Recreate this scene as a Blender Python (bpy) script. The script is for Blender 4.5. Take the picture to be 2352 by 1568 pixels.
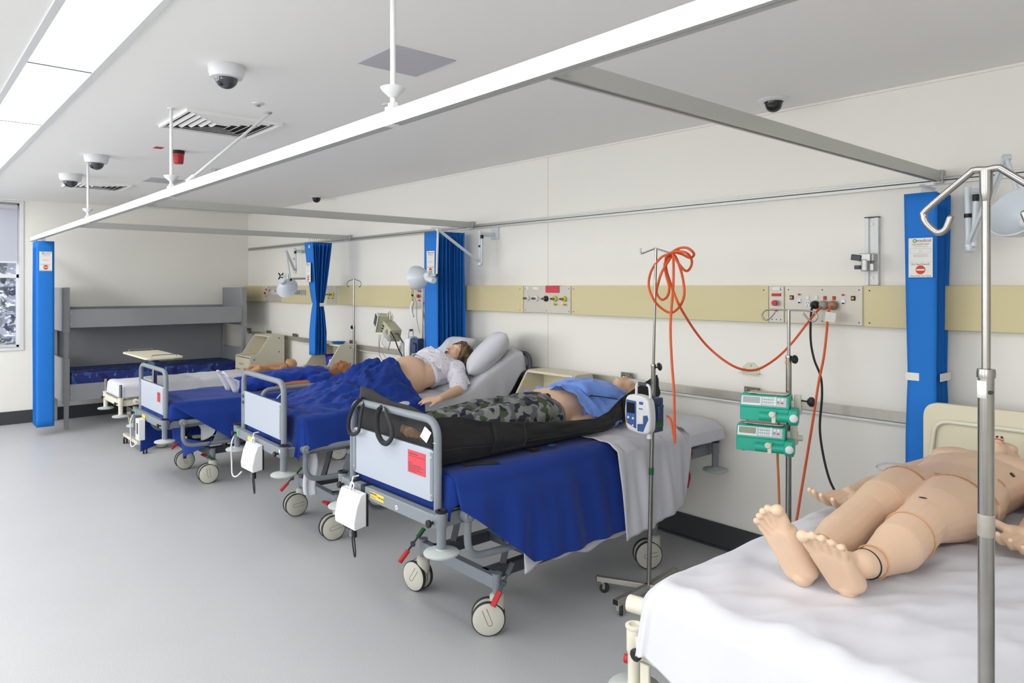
import bpy, bmesh, math, random
from mathutils import Vector as V, Matrix, noise, Euler
random.seed(7)
for o in list(bpy.data.objects): bpy.data.objects.remove(o)
S = bpy.context.scene; COL = S.collection
PI = math.pi; sin, cos = math.sin, math.cos
# ------------------------------------------------------------------ camera
YAW = math.radians(48.73); FPX = 1636.0; EYE = 1.6
cam = bpy.data.objects.new('camera', bpy.data.cameras.new('camera')); COL.objects.link(cam)
cam.location = (0, 0, EYE); cam.rotation_euler = (PI/2, 0, YAW)
cam.data.sensor_width = 36; cam.data.lens = FPX/2352*36; cam.data.shift_y = -(784-656)/2352
cam.data.clip_start = 0.05; S.camera = cam
S.view_settings.view_transform = 'Standard'; S.view_settings.look = 'None'
S.view_settings.gamma = 1; S.view_settings.use_curve_mapping = False
S.view_settings.exposure = -0.33
# ------------------------------------------------------------------ world and large lights
w = bpy.data.worlds.new('world'); S.world = w; w.use_nodes = True
nt = w.node_tree; bg = nt.nodes['Background']
sk = nt.nodes.new('ShaderNodeTexSky'); sk.sky_type = 'HOSEK_WILKIE'; sk.sun_direction = V((-.3, -.5, .8)).normalized(); sk.turbidity = 4
nt.links.new(sk.outputs[0], bg.inputs[0]); bg.inputs[1].default_value = 2.5
def area(name, loc, rot, sx, sy, power, col=(1, 1, 1)):
    l = bpy.data.lights.new(name, 'AREA'); l.shape = 'RECTANGLE'; l.size = sx; l.size_y = sy; l.energy = power; l.color = col
    o = bpy.data.objects.new(name, l); COL.objects.link(o); o.location = loc; o.rotation_euler = rot; return o
WY = 3.83; CEIL = 2.6; XF = -10.0; XN = 2.6; YB = -3.0      # bed wall, ceiling, far wall, near wall, unseen opposite wall
for x, pw in ((-8.0, 105), (-4.9, 66), (-1.8, 54), (1.0, 46)):              # added fill lamps outside four added windows of the unseen opposite wall
    area('added_fill', (x, YB-.12, 1.75), (-PI/2+.25, 0, PI), 2.0, 1.35, pw, (.97, .985, 1))
sl = bpy.data.lights.new('sun', 'SUN'); sl.energy = 5; sl.angle = .02; so = bpy.data.objects.new('sun', sl); COL.objects.link(so)
so.rotation_euler = V((-1, -.35, -1.1)).to_track_quat('-Z', 'Y').to_euler()
# ------------------------------------------------------------------ pixel helpers (photo frame 2352x1568 -> point on a known plane)
FX, FY, RX, RY = -sin(YAW), cos(YAW), cos(YAW), sin(YAW)
def ray(px, py):
    a = (px-1176)/FPX; return FX+a*RX, FY+a*RY, (656-py)/FPX
def PX(px, py, x): r = ray(px, py); t = x/r[0]; return V((x, r[1]*t, EYE+r[2]*t))
def PY(px, py, y): r = ray(px, py); t = y/r[1]; return V((r[0]*t, y, EYE+r[2]*t))
def PZ(px, py, z): r = ray(px, py); t = (z-EYE)/r[2]; return V((r[0]*t, r[1]*t, z))
# ------------------------------------------------------------------ materials
def lin(c): return tuple(((x/255)/12.92 if x/255 <= .04045 else ((x/255+.055)/1.055)**2.4) for x in c)+(1,)
MATS = {}
def mat(name, col, rough=.5, metal=0, bump=0, bscale=60, var=0, vscale=8, emit=0, trans=0, spec=.5, sheen=0, coat=0, ior=1.45):
    m = bpy.data.materials.new(name); m.use_nodes = True; N = m.node_tree.nodes; L = m.node_tree.links
    b = N['Principled BSDF']; c = lin(col)
    b.inputs['Base Color'].default_value = c; b.inputs['Roughness'].default_value = rough; b.inputs['Metallic'].default_value = metal
    b.inputs['Specular IOR Level'].default_value = spec; b.inputs['Transmission Weight'].default_value = trans; b.inputs['IOR'].default_value = ior
    if sheen: b.inputs['Sheen Weight'].default_value = sheen; b.inputs['Sheen Roughness'].default_value = .5
    if coat: b.inputs['Coat Weight'].default_value = coat
    if emit: b.inputs['Emission Color'].default_value = c; b.inputs['Emission Strength'].default_value = emit
    tc = N.new('ShaderNodeTexCoord')
    if var:
        n = N.new('ShaderNodeTexNoise'); n.inputs['Scale'].default_value = vscale; n.inputs['Detail'].default_value = 5
        L.new(tc.outputs['Object'], n.inputs['Vector'])
        r = N.new('ShaderNodeValToRGB'); r.color_ramp.elements[0].position = .3; r.color_ramp.elements[1].position = .7
        r.color_ramp.elements[0].color = tuple(x*(1-var) for x in c[:3])+(1,); r.color_ramp.elements[1].color = tuple(min(1, x*(1+var)) for x in c[:3])+(1,)
        L.new(n.outputs['Fac'], r.inputs[0]); L.new(r.outputs[0], b.inputs['Base Color'])
    if bump:
        n = N.new('ShaderNodeTexNoise'); n.inputs['Scale'].default_value = bscale; n.inputs['Detail'].default_value = 4
        L.new(tc.outputs['Object'], n.inputs['Vector'])
        bp = N.new('ShaderNodeBump'); bp.inputs['Strength'].default_value = bump; bp.inputs['Distance'].default_value = .01
        L.new(n.outputs['Fac'], bp.inputs['Height']); L.new(bp.outputs[0], b.inputs['Normal'])
    m['b'] = 1; MATS[name] = m; return m
def nodes(m): return m.node_tree.nodes, m.node_tree.links, m.node_tree.nodes['Principled BSDF']
def layer(m, base, specs):
    """stack flat blobs: specs = (scale, threshold, colour, offset, detail, stretch)"""
    N, L, b = nodes(m); tc = N.new('ShaderNodeTexCoord'); prev = None
    for (sc, th, col, off, det, st) in specs:
        mp = N.new('ShaderNodeMapping'); mp.inputs['Location'].default_value = off; mp.inputs['Scale'].default_value = st
        L.new(tc.outputs['Object'], mp.inputs[0])
        n = N.new('ShaderNodeTexNoise'); n.inputs['Scale'].default_value = sc; n.inputs['Detail'].default_value = det
        L.new(mp.outputs[0], n.inputs['Vector'])
        g = N.new('ShaderNodeMath'); g.operation = 'GREATER_THAN'; g.inputs[1].default_value = th; L.new(n.outputs['Fac'], g.inputs[0])
        mx = N.new('ShaderNodeMix'); mx.data_type = 'RGBA'; mx.inputs[7].default_value = lin(col)
        L.new(g.outputs[0], mx.inputs[0])
        if prev: L.new(prev, mx.inputs[6])
        else: mx.inputs[6].default_value = lin(base)
        prev = mx.outputs[2]
    L.new(prev, b.inputs['Base Color'])
m_wall = mat('wall_paint', (241, 239, 232), .55, bump=.02, bscale=120)
m_ceil = mat('ceiling_paint', (249, 248, 246), .8)
m_floor = mat('speckled_vinyl', (176, 179, 184), .42)
N, L, b = nodes(m_floor); tc = N.new('ShaderNodeTexCoord')
n = N.new('ShaderNodeTexNoise'); n.inputs['Scale'].default_value = 260; n.inputs['Detail'].default_value = 2; L.new(tc.outputs['Object'], n.inputs['Vector'])
r = N.new('ShaderNodeValToRGB'); e = r.color_ramp.elements; e[0].position = .33; e[0].color = lin((174, 176, 179)); e[1].position = .5; e[1].color = lin((190, 191, 194))
q = e.new(.7); q.color = lin((200, 201, 204)); L.new(n.outputs['Fac'], r.inputs[0])
n2 = N.new('ShaderNodeTexNoise'); n2.inputs['Scale'].default_value = 2.2; n2.inputs['Detail'].default_value = 4; L.new(tc.outputs['Object'], n2.inputs['Vector'])
r2 = N.new('ShaderNodeValToRGB'); r2.color_ramp.elements[0].color = (.92, .92, .92, 1); r2.color_ramp.elements[1].color = (1, 1, 1, 1); L.new(n2.outputs['Fac'], r2.inputs[0])
mx = N.new('ShaderNodeMix'); mx.data_type = 'RGBA'; mx.blend_type = 'MULTIPLY'; mx.inputs[0].default_value = 1
L.new(r.outputs[0], mx.inputs[6]); L.new(r2.outputs[0], mx.inputs[7]); L.new(mx.outputs[2], b.inputs['Base Color'])
m_base = mat('dark_grey_vinyl', (62, 64, 68), .5)
m_alu = mat('white_aluminium', (228, 230, 230), .35, spec=.5)
m_alud = mat('satin_aluminium', (190, 191, 188), .38, metal=.6)
m_dark = mat('dark_gap', (40, 42, 44), .6)
m_steel = mat('stainless_steel', (158, 156, 152), .24, metal=1, var=.06, vscale=30)
m_brush = mat('brushed_steel', (196, 192, 182), .42, metal=.75, var=.04, vscale=40)
m_plate = mat('steel_plate', (198, 193, 182), .45, metal=.25, var=.02)
m_grey = mat('grey_powder_coat', (128, 135, 143), .38, spec=.5)
m_greyd = mat('charcoal_powder_coat', (74, 80, 87), .45)
m_bunk = mat('grey_laminate', (146, 149, 152), .5)
m_lav = mat('pale_grey_laminate', (176, 184, 196), .35)
m_edge = mat('dark_edge', (70, 74, 84), .5)
m_disc = mat('pale_grey_rubber', (178, 186, 184), .6)
m_brass = mat('dull_brass', (150, 138, 84), .45, metal=.4); m_bkt = mat('dark_steel', (120, 116, 108), .45, metal=.5)
m_black = mat('black_plastic', (26, 26, 28), .45)
m_rub = mat('black_rubber', (48, 50, 52), .7)
m_cream = mat('cream_laminate', (222, 215, 190), .45, spec=.4)
m_creams = mat('cream_laminate_side', (208, 203, 184), .5)
m_creamm = mat('cream_metal', (226, 221, 203), .4)
m_yel = mat('pale_yellow_laminate', (214, 203, 158), .5)
m_white = mat('white_plastic', (226, 227, 229), .35)
m_offw = mat('off_white_plastic', (214, 212, 196), .4)
m_wheel = mat('wheel_cover', (205, 203, 190), .45)
m_sheet = mat('white_cotton', (208, 209, 217), .85, bump=.06, bscale=500, sheen=.15)
m_blue = mat('royal_blue_cotton', (6, 50, 136), .9, bump=.15, bscale=600, sheen=.08, var=.06, vscale=5)
m_blue2 = mat('bright_blue_scrubs', (16, 58, 160), .9, bump=.1, bscale=500, sheen=.1)
m_ltbl = mat('pale_blue_gown', (112, 152, 232), .8, bump=.1, bscale=400, sheen=.2)
m_curt = mat('curtain_blue', (22, 116, 206), .75, bump=.03, bscale=300, sheen=.05)
m_blk = mat('black_canvas', (25, 25, 28), .75, bump=.15, bscale=500, var=.15, vscale=12, sheen=.06)
m_skin = mat('pale_vinyl_skin', (226, 194, 166), .45, spec=.4, var=.035, vscale=6)
m_skinw = mat('peach_vinyl_skin', (232, 194, 164), .42, spec=.4, var=.02, vscale=6)
m_skinb = mat('brown_vinyl_skin', (174, 118, 82), .45, spec=.4, var=.04, vscale=10)
m_skinc = mat('tan_vinyl_skin', (210, 160, 120), .45, spec=.4)
m_red = mat('red_plastic', (188, 32, 34), .4)
m_redp = mat('red_paper', (214, 72, 84), .7)
m_grn = mat('green_plastic', (28, 92, 44), .45)
m_teal = mat('teal_plastic', (40, 172, 146), .4)
m_navy = mat('navy_plastic', (42, 66, 104), .45)
m_pblue = mat('panel_blue', (62, 96, 150), .4)
m_lcd = mat('grey_lcd', (138, 150, 128), .3); m_lcd2 = mat('silver_lcd', (158, 164, 166), .25)
m_scr = mat('dark_screen', (34, 37, 42), .2)
m_oran = mat('orange_cable', (222, 92, 44), .5); m_oran2 = mat('amber_tube', (196, 110, 40), .5)
m_bcab = mat('black_cable', (22, 24, 24), .5); m_gcab = mat('grey_cable', (150, 150, 148), .5)
m_tag = mat('white_label', (232, 231, 226), .6); m_ink = mat('dark_ink', (60, 60, 66), .7); m_inkb = mat('blue_ink', (70, 90, 170), .7); m_inkm = mat('magenta_ink', (130, 50, 120), .7)
m_inkg = mat('green_ink', (120, 165, 60), .7)
m_ylab = mat('yellow_label', (226, 200, 92), .6); m_yp = mat('yellow_plastic', (212, 200, 44), .4)
m_amber = mat('amber_button', (222, 140, 24), .4)
m_lamp = mat('white_enamel', (214, 222, 228), .3, coat=.3)
m_clear = mat('clear_plastic', (235, 238, 242), .15, trans=.85, ior=1.2)
m_glass = mat('window_glass', (240, 245, 250), .02, trans=1, ior=1.45)
m_dome = mat('smoked_dome', (30, 32, 36), .12)
m_dome2 = mat('clear_dome', (62, 66, 74), .1, spec=.8)
m_lavp = mat('pale_lilac_paint', (196, 194, 202), .7)
m_light = mat('light_diffuser', (255, 253, 250), .5, emit=12.5)
m_blind = mat('roller_blind_fabric', (188, 192, 204), .8)
m_tack = mat('teal_tub', (30, 40, 150), .4)
m_hair = mat('brown_hair', (84, 62, 44), .55)
N, L, b = nodes(m_hair); tc = N.new('ShaderNodeTexCoord'); mp = N.new('ShaderNodeMapping'); mp.inputs['Scale'].default_value = (1, .18, .18)
L.new(tc.outputs['Object'], mp.inputs[0]); n = N.new('ShaderNodeTexNoise'); n.inputs['Scale'].default_value = 90; n.inputs['Detail'].default_value = 5
L.new(mp.outputs[0], n.inputs['Vector']); r = N.new('ShaderNodeValToRGB'); e = r.color_ramp.elements
e[0].position = .38; e[0].color = lin((40, 30, 25)); e[1].position = .72; e[1].color = lin((142, 114, 74)); L.new(n.outputs['Fac'], r.inputs[0]); L.new(r.outputs[0], b.inputs['Base Color'])
bp = N.new('ShaderNodeBump'); bp.inputs['Strength'].default_value = .6; bp.inputs['Distance'].default_value = .01; L.new(n.outputs['Fac'], bp.inputs['Height']); L.new(bp.outputs[0], b.inputs['Normal'])
m_camo = mat('camouflage_cloth', (150, 152, 150), .9)
layer(m_camo, (132, 134, 134), [(21, .55, (92, 95, 97), (3, 1, 2), .5, (1, 1, 1)), (19, .585, (66, 80, 54), (9, 5, 1), .5, (1, 1, 1)), (23, .585, (38, 42, 58), (1, 8, 4), .5, (1, 1, 1))])
m_dots = mat('spotted_gown', (228, 226, 236), .85, sheen=.2)
N, L, b = nodes(m_dots); tc = N.new('ShaderNodeTexCoord'); vo = N.new('ShaderNodeTexVoronoi'); vo.inputs['Scale'].default_value = 46; vo.inputs['Randomness'].default_value = .25
L.new(tc.outputs['Object'], vo.inputs['Vector']); g = N.new('ShaderNodeMath'); g.operation = 'LESS_THAN'; g.inputs[1].default_value = .16; L.new(vo.outputs['Distance'], g.inputs[0])
mx = N.new('ShaderNodeMix'); mx.data_type = 'RGBA'; mx.inputs[6].default_value = lin((228, 226, 236)); mx.inputs[7].default_value = lin((64, 70, 120)); L.new(g.outputs[0], mx.inputs[0]); L.new(mx.outputs[2], b.inputs['Base Color'])
m_bmat = mat('blue_patterned_vinyl', (30, 48, 120), .6)
layer(m_bmat, (30, 46, 118), [(6, .57, (52, 82, 148), (1, 2, 3), 3, (1, 1, 1)), (13, .66, (84, 124, 170), (5, 1, 3), 2, (1, 2, 1)), (5, .68, (92, 132, 60), (2, 7, 3), 1, (1, .4, 3)), (9, .6, (22, 30, 84), (7, 7, 3), 3, (1, 1, 1))])
m_fur = mat('brown_cloth', (96, 76, 58), .95, bump=.5, bscale=80, var=.4, vscale=30)
m_flag = mat('blue_dot', (120, 130, 190), .6)
# ------------------------------------------------------------------ mesh builder
def fillet(pts, r, n=6, closed=False):
    pts = [V(p) for p in pts]; out = []
    m = len(pts)
    for i, p in enumerate(pts):
        if not closed and i in (0, m-1): out.append(p); continue
        a = pts[i-1]; c = pts[(i+1) % m]; da = (a-p); dc = (c-p)
        t = min(r, da.length*.49, dc.length*.49); A = p+da.normalized()*t; B = p+dc.normalized()*t
        for k in range(n+1):
            u = k/n; out.append(A*(1-u)**2+p*2*u*(1-u)+B*u*u)
    return out
def spline(pts, n=8):
    pts = [V(p) for p in pts]; P = [2*pts[0]-pts[1]]+pts+[2*pts[-1]-pts[-2]]; out = []
    for i in range(1, len(P)-2):
        a, b_, c, d = P[i-1:i+3]
        for k in range(n):
            t = k/n; out.append(.5*((2*b_)+(c-a)*t+(2*a-5*b_+4*c-d)*t*t+(3*b_-a-3*c+d)*t**3))
    return out+[pts[-1]]
class MB:
    def __init__(s): s.v = []; s.f = []
    def add(s, vs, fs):
        k = len(s.v); s.v += [V(p) for p in vs]; s.f += [tuple(i+k for i in f) for f in fs]; return s
    def box(s, c, d, rot=None):
        c = V(c); x, y, z = d[0]/2, d[1]/2, d[2]/2
        vs = [V((i, j, k)) for i in (-x, x) for j in (-y, y) for k in (-z, z)]
        if rot is not None: R_ = rot if isinstance(rot, Matrix) else Euler(rot).to_matrix(); vs = [R_ @ q for q in vs]
        return s.add([q+c for q in vs], [(0, 1, 3, 2), (4, 6, 7, 5), (0, 4, 5, 1), (2, 3, 7, 6), (0, 2, 6, 4), (1, 5, 7, 3)])
    def bb(s, a, b_): return s.box([(p+q)/2 for p, q in zip(a, b_)], [abs(q-p) for p, q in zip(a, b_)])
    def tube(s, pts, r, n=10, closed=False, flat=1, up=None, caps=True):
        pts = [V(p) for p in pts]; m = len(pts); R_ = r if isinstance(r, (list, tuple)) else [r]*m
        t0 = (pts[1]-pts[0]).normalized(); u = V(up) if up else (V((0, 0, 1)) if abs(t0.z) < .9 else V((0, 1, 0)))
        vs = []
        for i, p in enumerate(pts):
            if closed: t = (pts[(i+1) % m]-pts[i-1])
            else: t = pts[min(i+1, m-1)]-pts[max(i-1, 0)]
            t = t.normalized() if t.length > 1e-9 else t0
            u = (u-t*u.dot(t)); u = u.normalized() if u.length > 1e-6 else t.orthogonal().normalized(); w_ = t.cross(u)
            for k in range(n):
                a = 2*PI*k/n; vs.append(p+u*cos(a)*R_[i]*flat+w_*sin(a)*R_[i])
        fs = [(i*n+k, i*n+(k+1) % n, ((i+1) % m)*n+(k+1) % n, ((i+1) % m)*n+k) for i in range(m if closed else m-1) for k in range(n)]
        if not closed and caps: fs += [tuple(reversed(range(n))), tuple((m-1)*n+k for k in range(n))]
        return s.add(vs, fs)
    def cyl(s, a, b_, r, r2=None, n=20): return s.tube([a, b_], [r, r if r2 is None else r2], n)
    def lathe(s, prof, o=(0, 0, 0), ax=(0, 0, 1), n=28):
        a = V(ax).normalized(); u = a.orthogonal().normalized(); w_ = a.cross(u); o = V(o); vs = []
        for (r, h) in prof:
            for k in range(n):
                t = 2*PI*k/n; vs.append(o+a*h+(u*cos(t)+w_*sin(t))*r)
        m = len(prof); fs = [(i*n+k, i*n+(k+1) % n, (i+1)*n+(k+1) % n, (i+1)*n+k) for i in range(m-1) for k in range(n)]
        if prof[0][0] > 1e-6: fs.append(tuple(reversed(range(n))))
        if prof[-1][0] > 1e-6: fs.append(tuple((m-1)*n+k for k in range(n)))
        return s.add(vs, fs)
    def prism(s, poly, fn, a, b_):
        n = len(poly); vs = [fn(p, a) for p in poly]+[fn(p, b_) for p in poly]
        return s.add(vs, [tuple(reversed(range(n))), tuple(range(n, 2*n))]+[(i, (i+1) % n, n+(i+1) % n, n+i) for i in range(n)])
    def ell(s, c, r, R_=None, n=16):
        c = V(c); m = n//2; vs = []; fs = []
        if not isinstance(r, (tuple, list)): r = (r, r, r)
        for i in range(m+1):
            th = PI*i/m
            for k in range(n):
                ph = 2*PI*k/n; q = V((r[0]*sin(th)*cos(ph), r[1]*sin(th)*sin(ph), r[2]*cos(th)))
                if R_ is not None: q = R_ @ q
                vs.append(c+q)
        fs = [(i*n+k, (i+1)*n+k, (i+1)*n+(k+1) % n, i*n+(k+1) % n) for i in range(m) for k in range(n)]
        return s.add(vs, fs)
    def cap(s, a, b_, r0, r1, n=20):
        a = V(a); b_ = V(b_); d = b_-a; Ln = max(d.length, 1e-5); t = d/Ln; pts = []; rs = []
        for k in range(5): q = PI/2*(1-k/4); pts.append(a-t*r0*sin(q)); rs.append(max(r0*cos(q), 1e-4))
        for k in range(5): q = PI/2*k/4; pts.append(b_+t*r1*sin(q)); rs.append(max(r1*cos(q), 1e-4))
        u = t.orthogonal(); return s.tube(pts, rs, n, up=u)
    def grid(s, fn, nu, nv):
        vs = [fn(i/nu, j/nv) for i in range(nu+1) for j in range(nv+1)]
        return s.add(vs, [(i*(nv+1)+j, (i+1)*(nv+1)+j, (i+1)*(nv+1)+j+1, i*(nv+1)+j+1) for i in range(nu) for j in range(nv)])
    def xf(s, M): s.v = [M @ p for p in s.v]; return s
OFF = {}
def thing(name, label, cat, loc=(0, 0, 0), rz=0, group=None, world=False, kind=None):
    o = bpy.data.objects.new(name, None); COL.objects.link(o); o.location = loc; o.rotation_euler = (0, 0, rz); o.empty_display_size = .1
    if label: o['label'] = label
    if cat: o['category'] = cat
    if group: o['group'] = group
    if kind: o['kind'] = kind
    if world: OFF[o] = V(loc)
    return o
def root(o):
    while o.parent: o = o.parent
    return o
def part(name, mb, m, parent=None, label=None, bev=0, solid=0, sub=0, sharp=38, kind=None, seg=2):
    me = bpy.data.meshes.new(name); off = V((0, 0, 0))
    if parent is not None: off = OFF.get(root(parent), off)
    me.from_pydata([p-off for p in mb.v], [], mb.f); me.materials.append(m)
    bm = bmesh.new(); bm.from_mesh(me); bmesh.ops.remove_doubles(bm, verts=bm.verts, dist=1e-6); bmesh.ops.recalc_face_normals(bm, faces=bm.faces) if not solid else None; bm.to_mesh(me); bm.free()
    me.shade_smooth(); me.set_sharp_from_angle(angle=math.radians(sharp))
    o = bpy.data.objects.new(name, me); COL.objects.link(o)
    if parent is not None: o.parent = parent
    if label: o['label'] = label
    if kind: o['kind'] = kind
    if solid: q = o.modifiers.new('s', 'SOLIDIFY'); q.thickness = solid; q.offset = 0
    if bev: q = o.modifiers.new('b', 'BEVEL'); q.width = bev; q.segments = seg; q.limit_method = 'ANGLE'; q.angle_limit = math.radians(40)
    if sub: q = o.modifiers.new('u', 'SUBSURF'); q.levels = sub; q.render_levels = sub
    return o
def solo(name, mb, m, label, cat, group=None, origin=None, **kw):
    o = part(name, mb, m, None, label, **kw); o['category'] = cat
    if group: o['group'] = group
    if origin is None:
        c = [p for p in mb.v]; origin = V((sum(p.x for p in c)/len(c), sum(p.y for p in c)/len(c), min(p.z for p in c)))
    o.data.transform(Matrix.Translation(-V(origin))); o.location = origin
    return o
def struct(name, mb, m, parent=None, **kw):
    o = part(name, mb, m, parent, **kw)
    if parent is None: o['kind'] = 'structure'
    return o
def clone(o, parent=None):
    c = o.copy(); COL.objects.link(c); c.parent = parent
    if o in OFF: OFF[c] = OFF[o]
    for ch in [x for x in bpy.data.objects if x.parent == o]: clone(ch, c)
    return c
def text(body, size, M, m, parent, name='lettering', ext=.0008, align='CENTER'):
    cu = bpy.data.curves.new('t', 'FONT'); cu.body = body; cu.size = size; cu.extrude = ext; cu.align_x = align; cu.align_y = 'CENTER'; cu.resolution_u = 2
    o = bpy.data.objects.new('t', cu); COL.objects.link(o); dg = bpy.context.evaluated_depsgraph_get(); dg.update()
    me = bpy.data.meshes.new_from_object(o.evaluated_get(dg)); bpy.data.objects.remove(o); bpy.data.curves.remove(cu)
    mb = MB(); mb.add([M @ q.co for q in me.vertices], [tuple(p.vertices) for p in me.polygons]); bpy.data.meshes.remove(me)
    return part(name, mb, m, parent)
def face(c, rz=0, tilt=0):
    """matrix that stands flat XY drawing upright facing -Y, turned by rz"""
    return Matrix.Translation(V(c)) @ Matrix.Rotation(rz, 4, 'Z') @ Matrix.Rotation(PI/2+tilt, 4, 'X')
def organic(name, mb, m, parent, voxel=.006, smooth=6, wr=0, wf=9, wst=(1, 1, 1), fac=.5, label=None):
    off = OFF.get(root(parent), V((0, 0, 0))) if parent else V((0, 0, 0))
    me = bpy.data.meshes.new(name); me.from_pydata(mb.v, [], mb.f)
    o = bpy.data.objects.new(name, me); COL.objects.link(o)
    q = o.modifiers.new('r', 'REMESH'); q.mode = 'VOXEL'; q.voxel_size = voxel
    q = o.modifiers.new('s', 'SMOOTH'); q.factor = fac; q.iterations = smooth
    dg = bpy.context.evaluated_depsgraph_get(); dg.update()
    me2 = bpy.data.meshes.new_from_object(o.evaluated_get(dg)); bpy.data.objects.remove(o)
    if wr:
        ns = [(V(v.co), V(v.normal)) for v in me2.vertices]
        for v, (c, nn) in zip(me2.vertices, ns):
            p = V((c.x*wst[0], c.y*wst[1], c.z*wst[2]))*wf
            d = (1-abs(noise.noise(p))*2.4)*.8+noise.noise(p*2.3)*.4
            v.co = c+nn*wr*d
    me2.transform(Matrix.Translation(-off)); me2.materials.clear(); me2.materials.append(m); me2.shade_smooth(); me2.name = name
    o = bpy.data.objects.new(name, me2); COL.objects.link(o)
    if parent: o.parent = parent
    if label: o['label'] = label
    return o
def ridge(p): return 1-abs(noise.noise(p))*2.2
# ================================================================== room
T = .12
struct('floor', MB().bb((XF-T, YB-T, -.1), (XN+T, WY+T, 0)), m_floor)
struct('ceiling', MB().bb((XF-T, YB-T, CEIL), (XN+T, -1.84, CEIL+.1)).bb((XF-T, -1.56, CEIL), (XN+T, .455, CEIL+.1)).bb((XF-T, -1.85, CEIL+.08), (XN+T, -1.55, CEIL+.12)).bb((XF-T, .735, CEIL), (XN+T, WY+T, CEIL+.1)).bb((XF-T, .45, CEIL+.08), (XN+T, .74, CEIL+.12))
       , m_ceil)
struct('wall_right', MB().bb((XF-T, WY, 0), (XN+T, WY+T, CEIL)), m_wall)
struct('wall_back', MB().bb((XN, YB-T, 0), (XN+T, WY, CEIL)), m_wall)
wz0, wz1, wy0, wy1 = .885, 2.56, -.6, 1.17
struct('wall_far', MB().bb((XF-T, YB-T, 0), (XF, wy0, CEIL)).bb((XF-T, wy1, 0), (XF, WY, CEIL)).bb((XF-T, wy0, 0), (XF, wy1, wz0)).bb((XF-T, wy0, wz1), (XF, wy1, CEIL)), m_wall)
mb = MB(); xs = [XF-T]
for x in (-8.0, -4.9, -1.8, 1.0): xs += [x-1, x+1]
xs.append(XN+T)
for k in range(0, len(xs), 2): mb.bb((xs[k], YB-T, 0), (xs[k+1], YB, CEIL))
for x in (-8.0, -4.9, -1.8, 1.0): mb.bb((x-1, YB-T, 0), (x+1, YB, 1.05)); mb.bb((x-1, YB-T, 2.42), (x+1, YB, CEIL))
struct('wall_left', mb, m_wall)
struct('trim_1', MB().bb((XF, WY-.012, CEIL-.012), (XN, WY, CEIL)).bb((XF, YB, CEIL-.012), (XF+.012, WY, CEIL)), m_wall)
struct('trim_2', MB().bb((-3.945, WY-.0015, .2), (-3.942, WY, CEIL)), m_creams)
struct('baseboard_right', MB().bb((XF, WY-.014, 0), (XN, WY, .15)).bb((XF, WY-.03, 0), (XN, WY-.01, .012)), m_base, bev=.004)
struct('baseboard_far', MB().bb((XF, YB, 0), (XF+.014, WY, .15)), m_base, bev=.004)
struct('baseboard_left', MB().bb((XF, YB, 0), (XN, YB+.014, .15)), m_base, bev=.004)
# window in the far wall
f = MB(); a, b_ = wy0+.0, wy1-.01
for (y0, y1, z0, z1) in ((a, b_, wz0, wz0+.03), (a, b_, 1.69, 1.735), (a, a+.03, wz0, wz1), (b_-.03, b_, wz0, wz1), (a, b_, wz1-.03, wz1), (.25, .29, wz0, wz1)): f.bb((XF-.09, y0, z0), (XF-.04, y1, z1))
wf = struct('window_1', f, m_alu, bev=.003)
struct('pane', MB().bb((XF-.07, a+.01, wz0+.01), (XF-.066, b_-.01, wz1-.01)), m_glass, wf)
struct('sill', MB().bb((XF-.06, a-.03, wz0-.03), (XF+.012, b_+.04, wz0)).bb((XF-.02, b_, wz0-.03), (XF+.012, b_+.04, wz1+.02)).bb((XF-.02, a, wz1), (XF+.012, b_+.04, wz1+.02)), m_white, wf, bev=.003)
t = thing('roller_blind', 'pale grey roller blind half lowered over the far window', 'blind', (XF-.02, .28, 1.87), world=True)
part('blind_fabric', MB().bb((XF-.028, a+.02, 1.875), (XF-.026, b_-.02, 2.5)), m_blind, t)
part('roller', MB().cyl((XF-.03, a+.02, 2.515), (XF-.03, b_-.02, 2.515), .035), m_lavp, t)
part('bottom_bar', MB().bb((XF-.036, a+.02, 1.862), (XF-.018, b_-.02, 1.882)), m_white, t, bev=.003)
# bank outside
m_bank = mat('stony_bank', (150, 150, 156), .95, bump=.6, bscale=8)
layer(m_bank, (168, 168, 176), [(5, .5, (110, 112, 120), (1, 2, 3), 6, (1, 1, 1)), (9, .55, (232, 232, 236), (4, 2, 3), 5, (1, 1, 2)), (7, .6, (70, 74, 88), (4, 9, 3), 6, (1, 1, 1)), (12, .64, (120, 136, 110), (4, 2, 8), 4, (1, 1, 1))])
def bank(u, v):
    x = -12.2-3*v; y = -6+12*u; z = -.2+3.6*v; q = V((x, y, z))
    return q+V((1, 0, .4))*(.35*noise.noise(q*1.7)+.18*noise.noise(q*5)+.08*noise.noise(q*13))
struct('rock_bank', MB().grid(bank, 110, 60), m_bank)
# far wall lower part is plain; opposite windows, unseen, added to carry the fill lamps
for k, x in enumerate((-8.0, -4.9, -1.8, 1.0)):
    f = MB()
    for (x0, x1, z0, z1) in ((x-1, x+1, 1.05, 1.1), (x-1, x+1, 2.37, 2.42), (x-1, x-.95, 1.05, 2.42), (x+.95, x+1, 1.05, 2.42), (x-.02, x+.02, 1.05, 2.42)): f.bb((x0, YB-.1, z0), (x1, YB-.05, z1))
    struct('window_%d' % (k+2), f, m_alu)
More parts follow.
